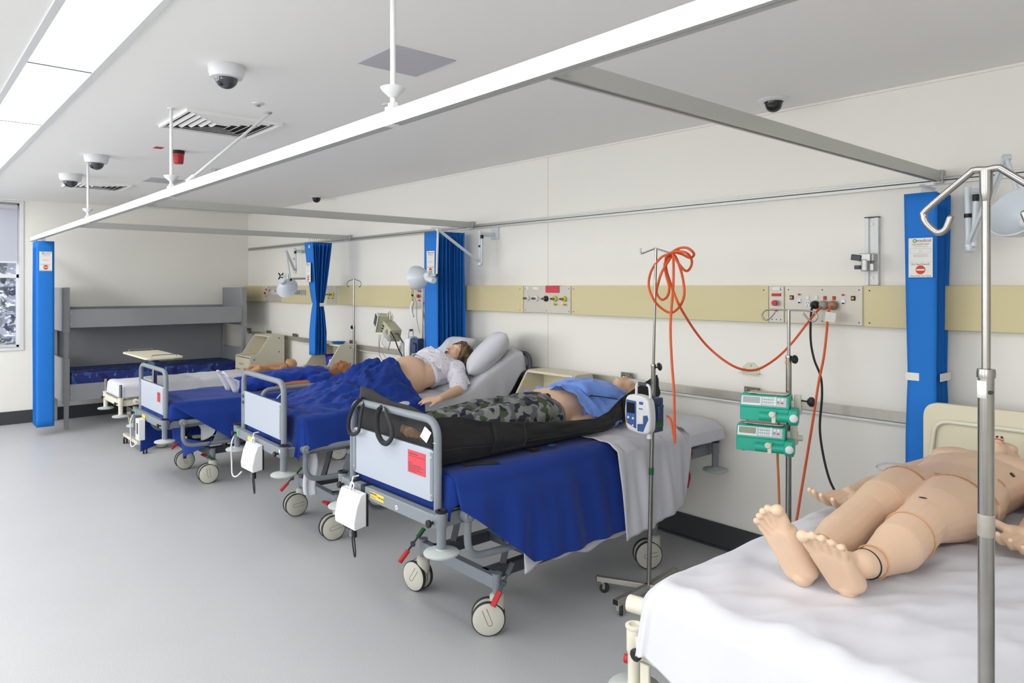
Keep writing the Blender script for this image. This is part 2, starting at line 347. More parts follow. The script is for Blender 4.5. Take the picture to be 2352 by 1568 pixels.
# ceiling light strips
def strip(x0, x1, y0, y1, label, grp):
    t = thing('ceiling_light', label, 'ceiling light', ((x0+x1)/2, (y0+y1)/2, CEIL-.01), world=True, group=grp)
    part('diffuser', MB().bb((x0+.013, y0+.008, CEIL+.004), (x1-.013, y1-.008, CEIL+.012)), m_light, t)
    part('frame', MB().bb((x0, y0-.022, CEIL-.006), (x1, y0+.008, CEIL+.02)).bb((x0, y1-.008, CEIL-.006), (x1, y1+.022, CEIL+.02)), m_alu, t, bev=.001)
    part('joint', MB().bb((x0-.012, y0, CEIL-.004), (x0+.012, y1, CEIL+.02)), m_grey, t)
js = [-9.66, -8.2, -6.74, -5.26, -3.81, -2.36, -.9, .55, 2.0]
wh = ['nearest the far wall, beyond the fourth joint', 'beyond the third visible joint, above the far white camera', 'between the second and third joints', 'third panel from the top of the photo', 'second panel, between the first two joints', 'panel cut by the top edge of the photo']
for k in range(len(js)-1):
    lb = 'bright ceiling light panel, '+(wh[k] if k < 6 else 'last ones of the long strip, behind the viewer')
    strip(js[k], js[k+1], .462, .73, lb, 'ceiling light panels of the long strip')
for k in range(len(js)-1): strip(js[k], js[k+1], -1.834, -1.566, 'bright ceiling light panel in the unseen second strip, added behind the viewer as fill', 'added ceiling light panels of the second strip')  # second strip is unseen, added to send more light to the bed wall
# long curtain track and the three cross tracks
ty0, ty1 = 1.18, 1.235; tx0, tx1 = 2.2, -9.7
def tyx(x): return 1.18+(.055)*(x/-9.7)
t = thing('curtain_track', 'long white ceiling-hung curtain track running the length of the room', 'curtain track', (-3, 1.19, 2.1), world=True)
M_ = Matrix.Rotation(math.atan2(tyx(tx1)-tyx(tx0), tx1-tx0), 3, 'Z')
cx = (tx0+tx1)/2; ln = tx0-tx1
def trk(dy0, dy1, z0, z1): return MB().box((cx, tyx(cx)+(dy0+dy1)/2, (z0+z1)/2), (ln, dy1-dy0, z1-z0), M_)
part('rail', trk(-.014, .014, 2.106, 2.15), m_alu, t, bev=.002)
part('track_lip', trk(-.017, -.008, 2.1, 2.107).add(trk(.008, .017, 2.1, 2.107).v, trk(.008, .017, 2.1, 2.107).f), m_alud, t)
for x in (-1.922, -4.284, -6.568, 1.2):
    y = tyx(x); q = part('hanger_rod', MB().cyl((x, y, 2.17), (x, y, CEIL), .0085), m_alu, t)
    part('hanger_cup', MB().lathe([(.012, -.026), (.034, -.006), (.04, .004), (.036, .006), (.009, -.004)], (x, y, 2.215)), m_white, q)
    part('clamp', MB().box((x, y, 2.13), (.045, .034, .062)).box((x, y, 2.165), (.03, .02, .016)).cyl((x, y, 2.16), (x, y, 2.2), .009), m_alu, q, bev=.002)
    part('ceiling_plate', MB().lathe([(.02, 0), (.018, -.006), (.01, -.007)], (x, y, CEIL)), m_white, q)
br = part('brace_rod', MB().cyl((-4.08, 1.62, CEIL-.01), (-3.98, 1.2, 2.165), .008), m_alu, t)
br.data.clear_geometry(); p0 = PZ(617, 262, CEIL-.01); p1 = PY(430, 418, tyx(-4))
bpy.data.objects.remove(br)
br = part('brace_rod', MB().cyl(p0, p1, .008).cyl(p1, p1+(p0-p1).normalized()*.05, .014), m_alu, t)
part('brace_foot', MB().lathe([(.02, 0), (.02, -.005), (.012, -.012)], (p0.x, p0.y, CEIL)), m_alud, br)
part('end_cap', MB().box((tx1-.001, tyx(tx1), 2.125), (.006, .032, .05)), m_alud, t, bev=.001)
for x, lab in ((-1.22, 'grey cross curtain track nearest the camera, ending above the large blue curtain'), (-4.86, 'grey cross curtain track in the middle of the room above the wide gathered curtain'), (-7.03, 'farthest grey cross curtain track, ending above the small tied curtain')):
    t = thing('cross_track', lab, 'curtain track', (x, 2.5, 2.1), world=True, group='cross tracks over the bays')
    part('rail', MB().bb((x-.013, tyx(x)+.02, 2.106), (x+.013, WY-.03, 2.15)), m_alud, t, bev=.002)
    part('track_lip', MB().bb((x-.017, tyx(x)+.02, 2.099), (x-.008, WY-.03, 2.107)).bb((x+.008, tyx(x)+.02, 2.099), (x+.017, WY-.03, 2.107)), m_alud, t)
    part('end_bracket', MB().bb((x-.02, WY-.04, 2.09), (x+.02, WY-.0, 2.155)), m_alud, t, bev=.003)
t = thing('wall_track', 'slim aluminium track fixed along the bed wall at curtain height', 'curtain track', (-4, WY-.02, 2.09), world=True)
part('rail', MB().bb((XF+.05, WY-.02, 2.094), (XN, WY, 2.122)), m_alud, t, bev=.002)
part('groove', MB().bb((XF+.05, WY-.0215, 2.104), (XN, WY-.0195, 2.109)), m_dark, t)
part('top_lip', MB().bb((XF+.05, WY-.026, 2.12), (XN, WY, 2.127)).bb((XF+.05, WY-.026, 2.088), (XN, WY, 2.095)), m_alud, t)
# ceiling fittings
def dome_white(px, py, s, label):
    p = PZ(px, py, CEIL); t = thing('dome_camera', label, 'security camera', (p.x, p.y, CEIL-.12), world=True, group='white dome cameras on the ceiling')
    part('housing', MB().lathe([(.074*s, 0), (.076*s, -.004), (.074*s, -.03*s), (.066*s, -.052*s), (.044*s, -.056*s)], (p.x, p.y, CEIL)), m_white, t)
    part('dome', MB().lathe([(.05*s, -.052*s)]+[(.047*s*cos(a), -.056*s-.042*s*sin(a)) for a in [PI/2*k/8 for k in range(9)]], (p.x, p.y, CEIL)), m_dome2, t)
    part('lens', MB().ell((p.x+.012*s, p.y-.026*s, CEIL-.080*s), (.014*s, .014*s, .012*s)), m_black, t)
dome_white(520, 152, 1.05, 'largest white dome camera on the ceiling, beyond the light strip')
dome_white(221, 357, 1.12, 'white dome camera on the ceiling, upper of the far pair')
dome_white(162, 400, 1.2, 'white dome camera farthest left, beside the distant air vent')
def dome_black(px, py, label):
    p = PZ(px, py, CEIL); t = thing('dome_camera', label, 'security camera', (p.x, p.y, CEIL-.12), world=True, group='black dome cameras on the ceiling')
    part('flange', MB().lathe([(.078, 0), (.08, -.004), (.072, -.012), (.05, -.016), (.05, -.01)], (p.x, p.y, CEIL)), m_white, t)
    part('dome', MB().lathe([(.046, -.01), (.044, -.03)]+[(.042*cos(a), -.034-.036*sin(a)) for a in [PI/2*k/8 for k in range(9)]], (p.x, p.y, CEIL)), m_dome, t)
dome_black(1777, 228, 'large black dome camera near the wall at the upper right')
dome_black(727, 451, 'small black dome camera on the ceiling above the far curtains')
def vent(c, s, label):
    t = thing('air_vent', label, 'air vent', (c[0], c[1], CEIL-.01), world=True, group='square ceiling air vents')
    x, y = c; z = CEIL
    fr = MB()
    for k in range(6):
        r0 = s*(1-k*.16); r1 = r0-s*.055
        if r1 <= 0.01: continue
        for (dx0, dy0, dx1, dy1) in ((-r0, -r0, r0, -r1), (-r0, r1, r0, r0), (-r0, -r1, -r1, r1), (r1, -r1, r0, r1)):
            if k == 0: fr.bb((x+dx0, y+dy0, z-.017), (x+dx1, y+dy1, z+.0))
            else:
                cxx, cyy = x+(dx0+dx1)/2, y+(dy0+dy1)/2
                if dx1-dx0 > dy1-dy0: fr.box((cxx, cyy, z-.011), (dx1-dx0, s*.085, .0015), (math.radians(28 if cyy > y else -28), 0, 0))
                else: fr.box((cxx, cyy, z-.011), (s*.085, dy1-dy0, .0015), (0, math.radians(-28 if cxx > x else 28), 0))
    part('louvre_frame', fr, m_ceil, t)
    part('duct', MB().bb((x-s*.93, y-s*.93, z-.0016), (x+s*.93, y+s*.93, z-.0006)), m_dark, t)
vent((-4.5, 1.55), .28, 'square louvred ceiling vent above the nearer hanger rods')
vent((-8.05, 1.57), .26, 'distant square ceiling vent beside the leftmost camera')
solo('access_panel', MB().bb((-2.86, 1.585, CEIL-.004), (-2.54, 1.9, CEIL)), m_lavp, 'pale lilac ceiling access panel behind the nearest hanger rod', 'access panel', 'ceiling access panels', bev=.002)
solo('access_panel', MB().bb((-7.45, 1.83, CEIL-.004), (-7.13, 2.12, CEIL)), m_lavp, 'distant pale lilac ceiling access panel beyond the red beacon', 'access panel', 'ceiling access panels', bev=.002)
def disc(px, py, nm, label, cat, r=.035, grp=None):
    p = PZ(px, py, CEIL); t = thing(nm, label, cat, (p.x, p.y, CEIL-.02), world=True, group=grp)
    part('plate', MB().lathe([(r, 0), (r, -.004), (r*.8, -.008), (r*.5, -.008)], (p.x, p.y, CEIL)), m_white, t)
    part('sensor', MB().lathe([(r*.3, -.006), (r*.3, -.012), (r*.45, -.016), (r*.1, -.02)], (p.x, p.y, CEIL)), m_alud, t)
disc(593, 237, 'sprinkler_head', 'small round sprinkler head beside the nearer air vent', 'sprinkler', .032, 'ceiling sprinkler heads')
disc(890, 240, 'sprinkler_head', 'white sprinkler head behind the cup of the nearest hanger rod', 'sprinkler', .03, 'ceiling sprinkler heads')
def sq(px, py, label):
    p = PZ(px, py, CEIL); t = thing('ceiling_sensor', label, 'sensor', (p.x, p.y, CEIL-.02), world=True, group='square ceiling sensors')
    part('plate', MB().bb((p.x-.045, p.y-.045, CEIL-.005), (p.x+.045, p.y+.045, CEIL)), m_white, t, bev=.003)
    part('sensor', MB().lathe([(.016, -.004), (.016, -.014), (.01, -.018)], (p.x, p.y, CEIL)), m_alud, t)
sq(495, 388, 'square white ceiling sensor past the slanting brace rod'); sq(333, 448, 'farthest square white ceiling sensor near the far wall')
p = PZ(410, 346, CEIL); t = thing('alarm_beacon', 'red alarm beacon with a black base on the ceiling', 'beacon', (p.x, p.y, CEIL-.13), world=True)
part('base', MB().lathe([(.042, 0), (.042, -.022), (.038, -.026)], (p.x, p.y, CEIL)), m_black, t)
part('lens', MB().lathe([(.039, -.024), (.037, -.05), (.034, -.092), (.028, -.098), (0, -.098)], (p.x, p.y, CEIL)), mat('red_lens', (176, 20, 24), .25, spec=.6), t)
p = PZ(364, 339, CEIL); solo('ceiling_label', MB().bb((p.x-.04, p.y-.028, CEIL-.002), (p.x+.04, p.y+.028, CEIL)), m_red, 'small red label stuck on the ceiling beside the red beacon', 'label')
# ================================================================== wheels and beds
def castor(parent, c, heading, m_h=None, r=.078, stemtop=.25):
    """twin-wheel castor; heading = direction of the wheel plane in the bed frame"""
    m_h = m_h or m_wheel; x, y = c; d = V((cos(heading), sin(heading), 0)); ax = V((-sin(heading), cos(heading), 0))
    k = V((x, y, 0)); cw = k-d*.04+V((0, 0, r))
    q = part('castor', MB().lathe([(.03, .10), (.034, .12), (.034, .175), (.027, .182), (.012, .184)], k, n=20).lathe([(.012, .17), (.012, stemtop)], k, n=14).tube([cw+V((0, 0, 0)), cw+V((0, 0, .02)), k+V((0, 0, .13))], [.017, .024, .03], 14), m_h, parent)
    for s in (-1, 1):
        a = ax*s
        ty = part('tyre', MB().lathe([(r*.93, .018), (r, .020), (r, .033), (r*.95, .037), (r*.93, .034)], cw, a, 32), m_rub, q)
        part('wheel', MB().lathe([(r*.94, .008), (r*.945, .035), (r*.88, .0385), (r*.3, .04), (0, .04)], cw, a, 32), m_h, q)
        pts = []
        sd = (Matrix.Rotation(random.uniform(0, 3), 3, a) @ d); up = a.cross(sd)
        for t in range(9): th = PI/2+PI*t/8; pts.append(sd*(-.018+.0*t)+sd*(cos(th)*.011)+up*sin(th)*.011)
        pts = [sd*.05+up*.011]+pts+[sd*.05-up*.011]
        part('groove', MB().tube([cw+a*.0398+p for p in pts], .0012, 6), m_edge, q)
    return q
def pedal(parent, c, ang, tilt, cols=(m_red, m_grn)):
    """brake pedal: bar through c with a coloured grip on each end, in the plane turned by ang"""
    d = V((cos(ang)*cos(tilt), sin(ang)*cos(tilt), sin(tilt))); c = V(c)
    q = part('brake_pedal', MB().tube([c-d*.05, c+d*.05], .0055, 8).lathe([(.012, -.012), (.012, .012)], c, d.orthogonal(), 12), m_greyd, parent)
    part('pedal_grip', MB().tube([c-d*.11, c-d*.04], .0165, 10, flat=.6), cols[0], q, label='red pedal grip' if cols[0] is m_red else None)
    part('pedal_grip', MB().tube([c+d*.04, c+d*.095], .0155, 10, flat=.6), cols[1], q, label='green pedal grip' if cols[1] is m_grn else None)
def socket(parent, x, y, dz, m, sgn):
    q = part('corner_socket', MB().lathe([(.0195, .51), (.0195, .60), (.023, .606), (.023, .672), (.017, .672), (.017, .62)], (x, y, dz), n=20).bb((min(x, x-sgn*.04), y-.017, .60+dz), (max(x, x-sgn*.04), y+.017, .655+dz)), m, parent)
    part('socket_rim', MB().lathe([(.0235, .666), (.0265, .670), (.0265, .675), (.017, .677), (.015, .668)], (x, y, dz), n=20), m_black if m is m_grey else m, q)
    part('bumper_disc', MB().lathe([(.012, .485), (.02, .49), (.06, .492), (.073, .498), (.074, .505), (.07, .509), (.022, .516), (.02, .520)], (x, y, dz), n=36), m_disc, q)
def bed(label, loc, rz, dz, w=.84, Ln=2.0, cm=m_grey, cd=m_greyd, foot=True, head=True, steel_posts=False, rails='RL', group='hospital beds', basez=0, ch=(1.5, 1.5, 1.0, 1.0), wy=(.40, 1.57)):
    h = w/2; t = thing('hospital_bed', label, 'hospital bed', loc, rz, group)
    zb = .60+dz
    for sx in (-1, 1):
        for y in (0, Ln): socket(t, sx*h, y, dz, cm, sx)
    # deck frame
    part('end_beam', MB().bb((-h+.02, -.018, zb-.005), (h-.02, .022, zb+.052)), cm, t, bev=.004)
    part('end_beam', MB().bb((-h+.02, Ln-.022, zb-.005), (h-.02, Ln+.018, zb+.052)), cm, t, bev=.004)
    for sx in (-1, 1):
        part('side_beam', MB().bb((sx*(h-.045)-.014, 0, zb-.012), (sx*(h-.045)+.014, Ln, zb+.045)), cm, t, bev=.004)
    part('deck', MB().bb((-h+.06, .08, zb+.045), (h-.06, Ln-.08, zb+.06)).bb((-h+.08, .5, zb+.01), (h-.08, .54, zb+.05)).bb((-h+.08, 1.3, zb+.01), (h-.08, 1.34, zb+.05)), cd, t, bev=.003)
    # footboard
    def board(y, pm, tm, nm, sy, up=0):
        L_ = fillet([(-h+.055, y, zb+.04), (-h+.055, y, 1.03+dz+up), (h-.065, y, 1.03+dz+up), (h-.065, y, zb+.04)], .085, 8)
        q = part(nm, MB().tube(L_, .0175, 14), tm, t)
        P = fillet([(-h+.07, 0, .685+dz), (h-.075, 0, .685+dz), (h-.075, 0, .905+dz), (-h+.07, 0, .905+dz)], .035, 6, True)
        pl = MB(); pl.prism(P, lambda p, a: V((p.x, a, p.z)), y-sy*.012, y+sy*.004)
        pn = part('panel', pl, pm, q, bev=.002)
        pe = MB(); c = V((0, 0, .795+dz)); pe.prism(P, lambda p, a: V((p.x*1.006, a, (p.z-c.z)*1.012+c.z)), y-sy*.006, y+sy*.006)
        part('panel_edging', pe, m_edge, q)
        for sx in (-1, 1):
            bx = sx*(h-.085) - (.005 if sx > 0 else -.005)
            B = MB().box((bx, y-sy*.0135, .795+dz), (.022, .004, .2)); part('mounting_strip', B, tm, q, bev=.0015)
            s_ = MB()
            for z in (.715, .875): s_.lathe([(.006, 0), (.005, .003), (0, .0035)], (bx, y-sy*.0155, z+dz), (0, -sy, 0), 12)
            part('screw', s_, m_brush, q)
        return q
    fb = board(.028, m_lav, cm, 'footboard', 1) if foot else None
    if head:
        hb = board(Ln-.03, m_navyp, cd, 'headboard', 1, .06)
    if steel_posts:
        for sx in (-1, 1): part('post', MB().cyl((sx*h, 0, .64+dz), (sx*h, 0, .80+dz), .014), m_steel, t)
    # side rails
    for c in rails:
        sx = 1 if c in 'RU' else -1
        if c in 'RL':    # lowered
            X = sx*(h+.008)
            q = part('side_rail', MB().tube(fillet([(X, .13, zb+.03), (X, .13, zb-.15), (X, .30, zb-.16), (X, 1.05, zb-.155), (X, 1.2, zb-.04)], .10, 7), .016, 12).tube([(X, .13, zb+.03), (X, 1.25, zb+.03)], .0185, 12), cm, t)
            for (yy, zz, rr) in ((.13, zb+.03, .027), (.42, zb-.02, .02), (.62, zb-.05, .02)):
                part('hinge', MB().lathe([(rr, -.02), (rr, .018), (rr*.8, .023)], (X, yy, zz), (sx, 0, 0), 20), cm, q)
                part('bolt', MB().lathe([(.009, .022), (.008, .029), (0, .030)], (X, yy, zz), (sx, 0, 0), 12), m_brush, q)
            for (a_, b2, c_, d_) in ((.42, -.02, .8, .0), (.62, -.05, .95, -.03)): part('link_bar', MB().tube([(X, a_, zb+b2), (X, c_, zb+d_)], .010, 10), cm, q)
            pl = [(.36, -.15), (.42, -.01), (.44, -.04), (.5, -.085), (.56, -.085), (.62, -.04), (.66, -.15)]
            part('rail_plate', MB().prism([V((0, a, zb+b_)) for a, b_ in pl], lambda p, a: V((a, p.y, p.z)), X-.006*sx, X-.014*sx), cm, q, bev=.001)
        else:            # raised
            X = sx*(h+.008)
            q = part('side_rail', MB().tube(fillet([(X, .2, zb), (X, .17, .885+dz), (X, 1.75, .885+dz), (X, 1.72, zb)], .07, 6), .0165, 12).tube([(X, .2, .77+dz), (X, 1.7, .77+dz)], .011, 10), cm, t)
    # chassis
    bz = .235
    for y in (wy[0], wy[1]): part('cross_member', MB().bb((-.30, y-.022, bz-.03), (.30, y+.022, bz+.03)), cm, t, bev=.004)
    part('chassis', MB().bb((-.23, wy[0], bz-.025), (-.18, wy[1], bz+.03)).bb((.18, wy[0], bz-.025), (.23, wy[1], bz+.03)).bb((-.2, .75, bz-.02), (.2, 1.15, bz+.035)), cd, t, bev=.004)
    for y0, y1 in ((wy[0]+.12, .62), (wy[1]-.12, 1.3)):
        for sx in (-1, 1):
            part('lift_arm', MB().tube([(sx*.2, y0, bz+.02), (sx*.2, y1, zb)], .022, 4), cd, t)
    part('actuator', MB().cyl((0, .7, bz+.05), (0, 1.3, zb-.05), .03).bb((-.12, .8, bz+.03), (.12, 1.1, bz+.12)), m_black, t)
    hd = {(-1, 0): ch[0], (1, 0): ch[1], (-1, 1): ch[2], (1, 1): ch[3]}
    for (sx, k), a in hd.items():
        castor(t, (sx*.30, wy[k]), a)
        cb = MB().lathe([(.02, .175), (.02, bz+.035), (.024, bz+.037), (.024, bz+.042), (0, bz+.043)], (sx*.30, wy[k], 0), n=18); part('castor_socket', cb, cm, t)
    pedal(t, (-.30, wy[0]-.065, .262), PI/2, .75)
    pedal(t, (.335, wy[0]+.01, .238), PI/2, .93, (m_red, m_greyd)) if basez == 0 else pedal(t, (.3, wy[0]-.04, .21), PI*.02, 0)
    # beam clamp knobs, stickers
    for sx in (-1, 1):
        part('knob', MB().lathe([(.006, 0), (.006, .014), (.016, .016), (.017, .026), (.012, .03)], (sx*(h-.035), -.018, zb+.02), (0, -1, 0), 10), m_black, t)
    return t, fb
m_navyp = mat('slate_panel', (70, 84, 104), .45)
zA = 0.0
bedA, fbA = bed('grey hospital bed with black body bag and red notice on its footboard', (-2.815, 1.715, 0), 0, 0, rails='RL', head=False, ch=(.2, .9, .6, .95))
bedB, fbB = bed('grey hospital bed carrying the woman manikin, backrest raised, plain footboard panel', (-4.45, 1.77, 0), -.045, -.01, rails='RJ', Ln=1.98, basez=1)
bedC, fbC = bed('grey hospital bed lower than the others, with small red card on its footboard', (-6.28, 1.60, 0), 0, -.095, w=.84, rails='RL', head=False, Ln=1.84, basez=1)
bedD, fbD = bed('cream hospital bed without footboard beside the grey bunk', (-7.90, 1.68, 0), 0, -.15, w=.62, Ln=1.95, cm=m_creamm, cd=m_creamm, foot=False, head=False, steel_posts=True, rails='R')
bedE, fbE = bed('cream hospital bed in the right foreground under a white sheet', (-.80, 1.535, 0), 0, -.0, w=.88, Ln=1.97, cm=m_creamm, cd=m_creamm, foot=False, head=False, rails='', wy=(.3, 1.7))
# details on bed A footboard beam
def sticker(par, M, w_, h_, m, name='sticker'):
    return part(name, MB().bb((-w_/2, -h_/2, 0), (w_/2, h_/2, .0006)).xf(M), m, par)
def notice(fb, x, y, z, w_, h_, lines, m=m_redp, name='notice'):
    q = sticker(fb, face((x, y, z)), w_, h_, m, name)
    ink = MB()
    for (dz_, ln_, th) in lines: ink.bb((-w_*.45, dz_*h_-th/2, .0006), (-w_*.45+w_*.9*ln_, dz_*h_+th/2, .0010))
    random.seed(3); part('printed_lines', ink.xf(face((x, y, z))), m_ink, q)
    return q
q = notice(fbA, .215, .0145, .83, .135, .098, [(.36, .6, .003), (.26, 1, .002), (-.05, .25, .002), (-.13, .8, .002), (-.2, .95, .002), (-.27, .7, .002), (-.34, .9, .002), (-.42, .5, .002)])
notice(fbC, .205, .0145, .715+.005, .075, .075, [(.3, .7, .003)], m=m_red, name='card')
fm = lambda x, z, dy=-.0187: face((x, dy, z))
q = sticker(bedA, fm(-.06, .627), .118, .03, m_ylab, 'maker_label')
text('MEDICRAFT', .0108, fm(-.09, .634, -.0194), m_ink, q, 'maker_name'); text('SWL 250 Kg', .0088, fm(-.025, .627, -.0194), m_ink, q, 'load_rating')
text('+', .016, fm(-.056, .629, -.0194), m_red, q, 'cross_mark')
part('small_print', MB().bb((-.118, -.0196, .621), (-.07, -.0192, .6225)).bb((-.112, -.0196, .617), (-.075, -.0192, .6183)), m_ink, q)
q = part('flag_sticker', MB().lathe([(0, .0002), (.0105, .0002), (.0105, .0008), (0, .001)], (.105, -.0183, .618), (0, -1, 0), 20), m_tag, bedA)
text('X', .012, fm(.105, .618, -.0196), m_inkb, q, 'flag_mark'); text('+', .013, fm(.105, .618, -.0199), m_red, q, 'flag_cross')
for x in (-.295, -.19): part('beam_sleeve', MB().bb((x-.018, -.021, .592), (x+.018, .025, .655)), m_black, bedA, bev=.002)
part('wire_tie', MB().tube([V((.352, .028, .93))+V((cos(a)*.0185, sin(a)*.0185, .001*k)) for k, a in enumerate([i*PI/6 for i in range(13)])], .0012, 5), m_tag, bedA)
for q_, dz_ in ((bedB, -.01), (bedC, -.095)):
    part('cable', MB().tube(spline([(-.40, -.02, .61+dz_), (-.38, -.05, .55+dz_), (-.375, -.05, .44+dz_), (-.33, -.06, .36+dz_), (-.25, -.06, .36+dz_), (-.2, -.04, .40+dz_)]), .005, 8), m_white, q_)
    part('green_cap', MB().bb((-.36, -.022, .61+dz_), (-.33, -.016, .645+dz_)), mat('mint_plastic', (90, 190, 140), .5), q_)
    sticker(q_, face((-.1, -.0187, .625+dz_)), .1, .03, m_ylab, 'maker_label')
q = sticker(bedB, face((.42, -.0235, .63)), .02, .02, m_tag, 'number_sticker')
part('clip', MB().box((-.335, .012, .86), (.03, .012, .02)).box((-.335, .012, .82), (.03, .012, .02)), m_greyd, fbB, bev=.002)
# control boxes hanging on the foot beams
def ctrl(loc, label, rz=0, dark=False):
    t = thing('control_box', label, 'control box', loc, rz, 'control boxes on the foot beams')
    P = [(0, -.075), (-.062, -.085), (-.066, -.05), (-.052, .02), (-.03, .075), (0, .08)]
    part('case', MB().prism([V((0, a, b_)) for a, b_ in P], lambda p, a: V((a, p.y, p.z)), -.096, .096), m_white, t, bev=.004)
    part('cover', MB().prism([V((0, a, b_)) for a, b_ in [(-.055, -.052), (-.0685, -.05), (-.054, .021), (-.032, .078), (-.02, .078)]], lambda p, a: V((a, p.y, p.z)), -.09, .074), m_white, t, bev=.003)
    part('back_plate', MB().bb((-.09, -.0, -.075), (.102, .006, .075)), m_black, t)
    part('hook', MB().tube(spline([(-.01, -.02, .075), (-.025, -.02, .095), (-.01, -.02, .115), (.012, -.02, .105), (.005, -.02, .085), (.01, -.02, .07)]), .004, 8).tube([(-.005, -.03, .08), (-.005, -.015, .14), (-.005, .015, .14)], .004, 8), m_white, t)
    c = [V((.01+.009*cos(a), -.03+.009*sin(a), -.085-a*.0011)) for a in [k*PI/5 for k in range(71)]]
    part('curly_cord', MB().tube(c, .0025, 6), m_gcab, t)
    part('plug', MB().cyl((.03, -.03, -.08), (.035, -.03, -.135), .012).box((.0, -.04, -.088), (.07, .03, .012)), m_black, t)
    e = MB().tube(spline([(.01, -.03, -.13), (.02, -.03, -.18), (.035, -.03, -.225), (.045, -.03, -.215), (.04, -.03, -.17), (.03, -.03, -.13)]), .0035, 7); part('cord_loop', e, m_bcab, t)
    return t
p = (PY(775, 1130, 1.68)+PY(857, 1215, 1.68))/2
c1 = ctrl((p.x, 1.69, .548), 'white control box hanging on the beam of the nearest grey bed')
p = (PY(560, 1010, 1.73)+PY(610, 1080, 1.73))/2
c2 = ctrl((p.x, 1.745, .538), 'white control box hanging on the beam of the middle grey bed')
t = thing('control_box', 'narrow grey and white control unit on the low far grey bed', 'control box', (-6.28-.09, 1.575, .45), 0, 'control boxes on the foot beams')
part('case', MB().bb((-.03, -.05, -.1), (.07, -.001, .07)), m_white, t, bev=.004)
part('handset', MB().bb((-.12, -.045, -.04), (-.06, -.001, .08)).bb((.02, -.056, -.05), (.05, -.05, .04)), m_greyd, t, bev=.006)
# visible side detail bed A head end
q = part('release_lever', MB().tube(fillet([(.30, 1.75, .58), (.36, 1.78, .57), (.40, 1.77, .50), (.40, 1.74, .44)], .02), .009, 10), m_red, bedA, label='red release lever')
sticker(bedA, Matrix.Translation((.390, 1.78, .628)) @ Matrix.Rotation(PI/2, 4, 'Z') @ Matrix.Rotation(PI/2, 4, 'X'), .07, .03, m_red, 'warning_sticker')
# bed E head board and lowered pieces
t = part('headboard', MB().prism(fillet([(-.40, 0, .70), (.40, 0, .70), (.40, 0, 1.075), (-.40, 0, 1.075)], .07, 8, True), lambda p, a: V((p.x, a, p.z)), 2.0, 2.03), m_cream, bedE, bev=.004)
part('grab_rail', MB().tube(fillet([(-.375, 1.985, .72), (-.345, 1.985, 1.0), (.345, 1.985, 1.0), (.375, 1.985, .72)], .06), .009, 10), m_creamm, t)
part('end_tube', MB().tube([(-.53, .085, .68), (-.36, .12, .68)], .024, 16, caps=False).tube([(-.53, .085, .68), (-.36, .12, .68)], .019, 16, caps=False), m_creamm, bedE)
part('brake_handle', MB().cyl((-.50, .03, .55), (-.44, .05, .555), .0125), m_red, bedE, label='red handle')
part('hook_plate', MB().bb((-.40, -.03, .53), (-.37, -.02, .60)).bb((-.40, -.03, .53), (-.35, -.02, .545)), m_creamm, bedE, bev=.003)
# wire basket under bed D
pb = V((-7.63, 1.84, 0)); t = thing('wire_basket', 'cream wire basket hanging below the cream bed', 'basket', (pb.x, pb.y, .24), 0)
g = MB()
for z, s in ((0, .8), (.06, .9), (.12, 1)):
    g.tube(fillet([(-.11*s, -.07*s, z), (.11*s, -.07*s, z), (.11*s, .07*s, z), (-.11*s, .07*s, z)], .02, 3, True), .0025, 6, closed=True)
for k in range(5):
    u = -.088+.044*k
    for y in (-1, 1): g.tube([(u, 0, 0), (u*.8/.8, y*.056, 0), (u*1.2, y*.07, .12), (u*1.2, y*.07, .18)], .0022, 5)
for y in (-.05, 0, .05): g.tube([(-.11, y*1.3, .12), (-.088, y, 0), (.088, y, 0), (.11, y*1.3, .12)], .0022, 5)
part('wires', g.tube([(-.1, 0, .16), (-.1, 0, .27)], .0025, 5).tube([(.1, 0, .16), (.1, 0, .27)], .0025, 5), m_creamm, t)
# mattresses
def mattress(x0, x1, y0, y1, z0, z1, m, label):
    return solo('mattress', MB().bb((x0, y0, z0), (x1, y1, z1)), m, label, 'mattress', bev=.03, seg=4, group=None)
mattress(-3.185, -2.445, 1.81, 3.66, .665, .783, m_sheet, 'white mattress of the nearest grey bed, bare at its head end')
mattress(-4.80, -4.10, 1.91, 2.95, .655, .775, m_sheet, 'white mattress under the woman manikin')
mattress(-6.64, -5.92, 1.68, 3.40, .57, .66, m_sheet, 'mattress of the low grey bed under the blue blanket')
mattress(-8.16, -7.64, 1.72, 3.50, .515, .63, m_sheet, 'thin mattress of the cream bed beside the bunk')
mattress(-1.16, -.42, 1.55, 3.48, .665, .768, m_sheet, 'mattress of the foreground bed under the white sheet')
# ================================================================== wall equipment
YT = 3.77
def xt(px): return PY(px, 656, YT).x
t = thing('service_trunking', 'long pale yellow service trunking along the bed wall', 'service panel', (-4, YT, 1.39), world=True)
part('duct_body', MB().bb((XF+.02, YT+.002, 1.392), (XN, WY, 1.598)), m_yel, t, bev=.003)
cover = MB(); ed = [XF+.02]+[xt(p) for p in (609, 616, 617, 647, 752, 775, 955, 976, 1010, 1203, 1313, 1766, 1803, 1985)]+[XN]
cv = [(ed[0], ed[1]), (ed[4], ed[5]), (ed[6], ed[7]), (ed[9], ed[10]), (ed[11], ed[12]), (ed[14], ed[15])]
for a, b_ in cv: part('cover_strip', MB().bb((a+.001, YT-.004, 1.390), (b_-.001, YT+.003, 1.600)), m_yel, t, bev=.002)
sc = MB()
def scr(px, dx=0):
    for z in (1.41, 1.575): sc.lathe([(.004, 0), (.003, .002), (0, .002)], (xt(px)+dx, YT-.004, z), (0, -1, 0), 8)
for p in (1318, 1195, 1755, 1998, 600, 655, 782, 945): scr(p)
part('screws', sc, m_dark, t)
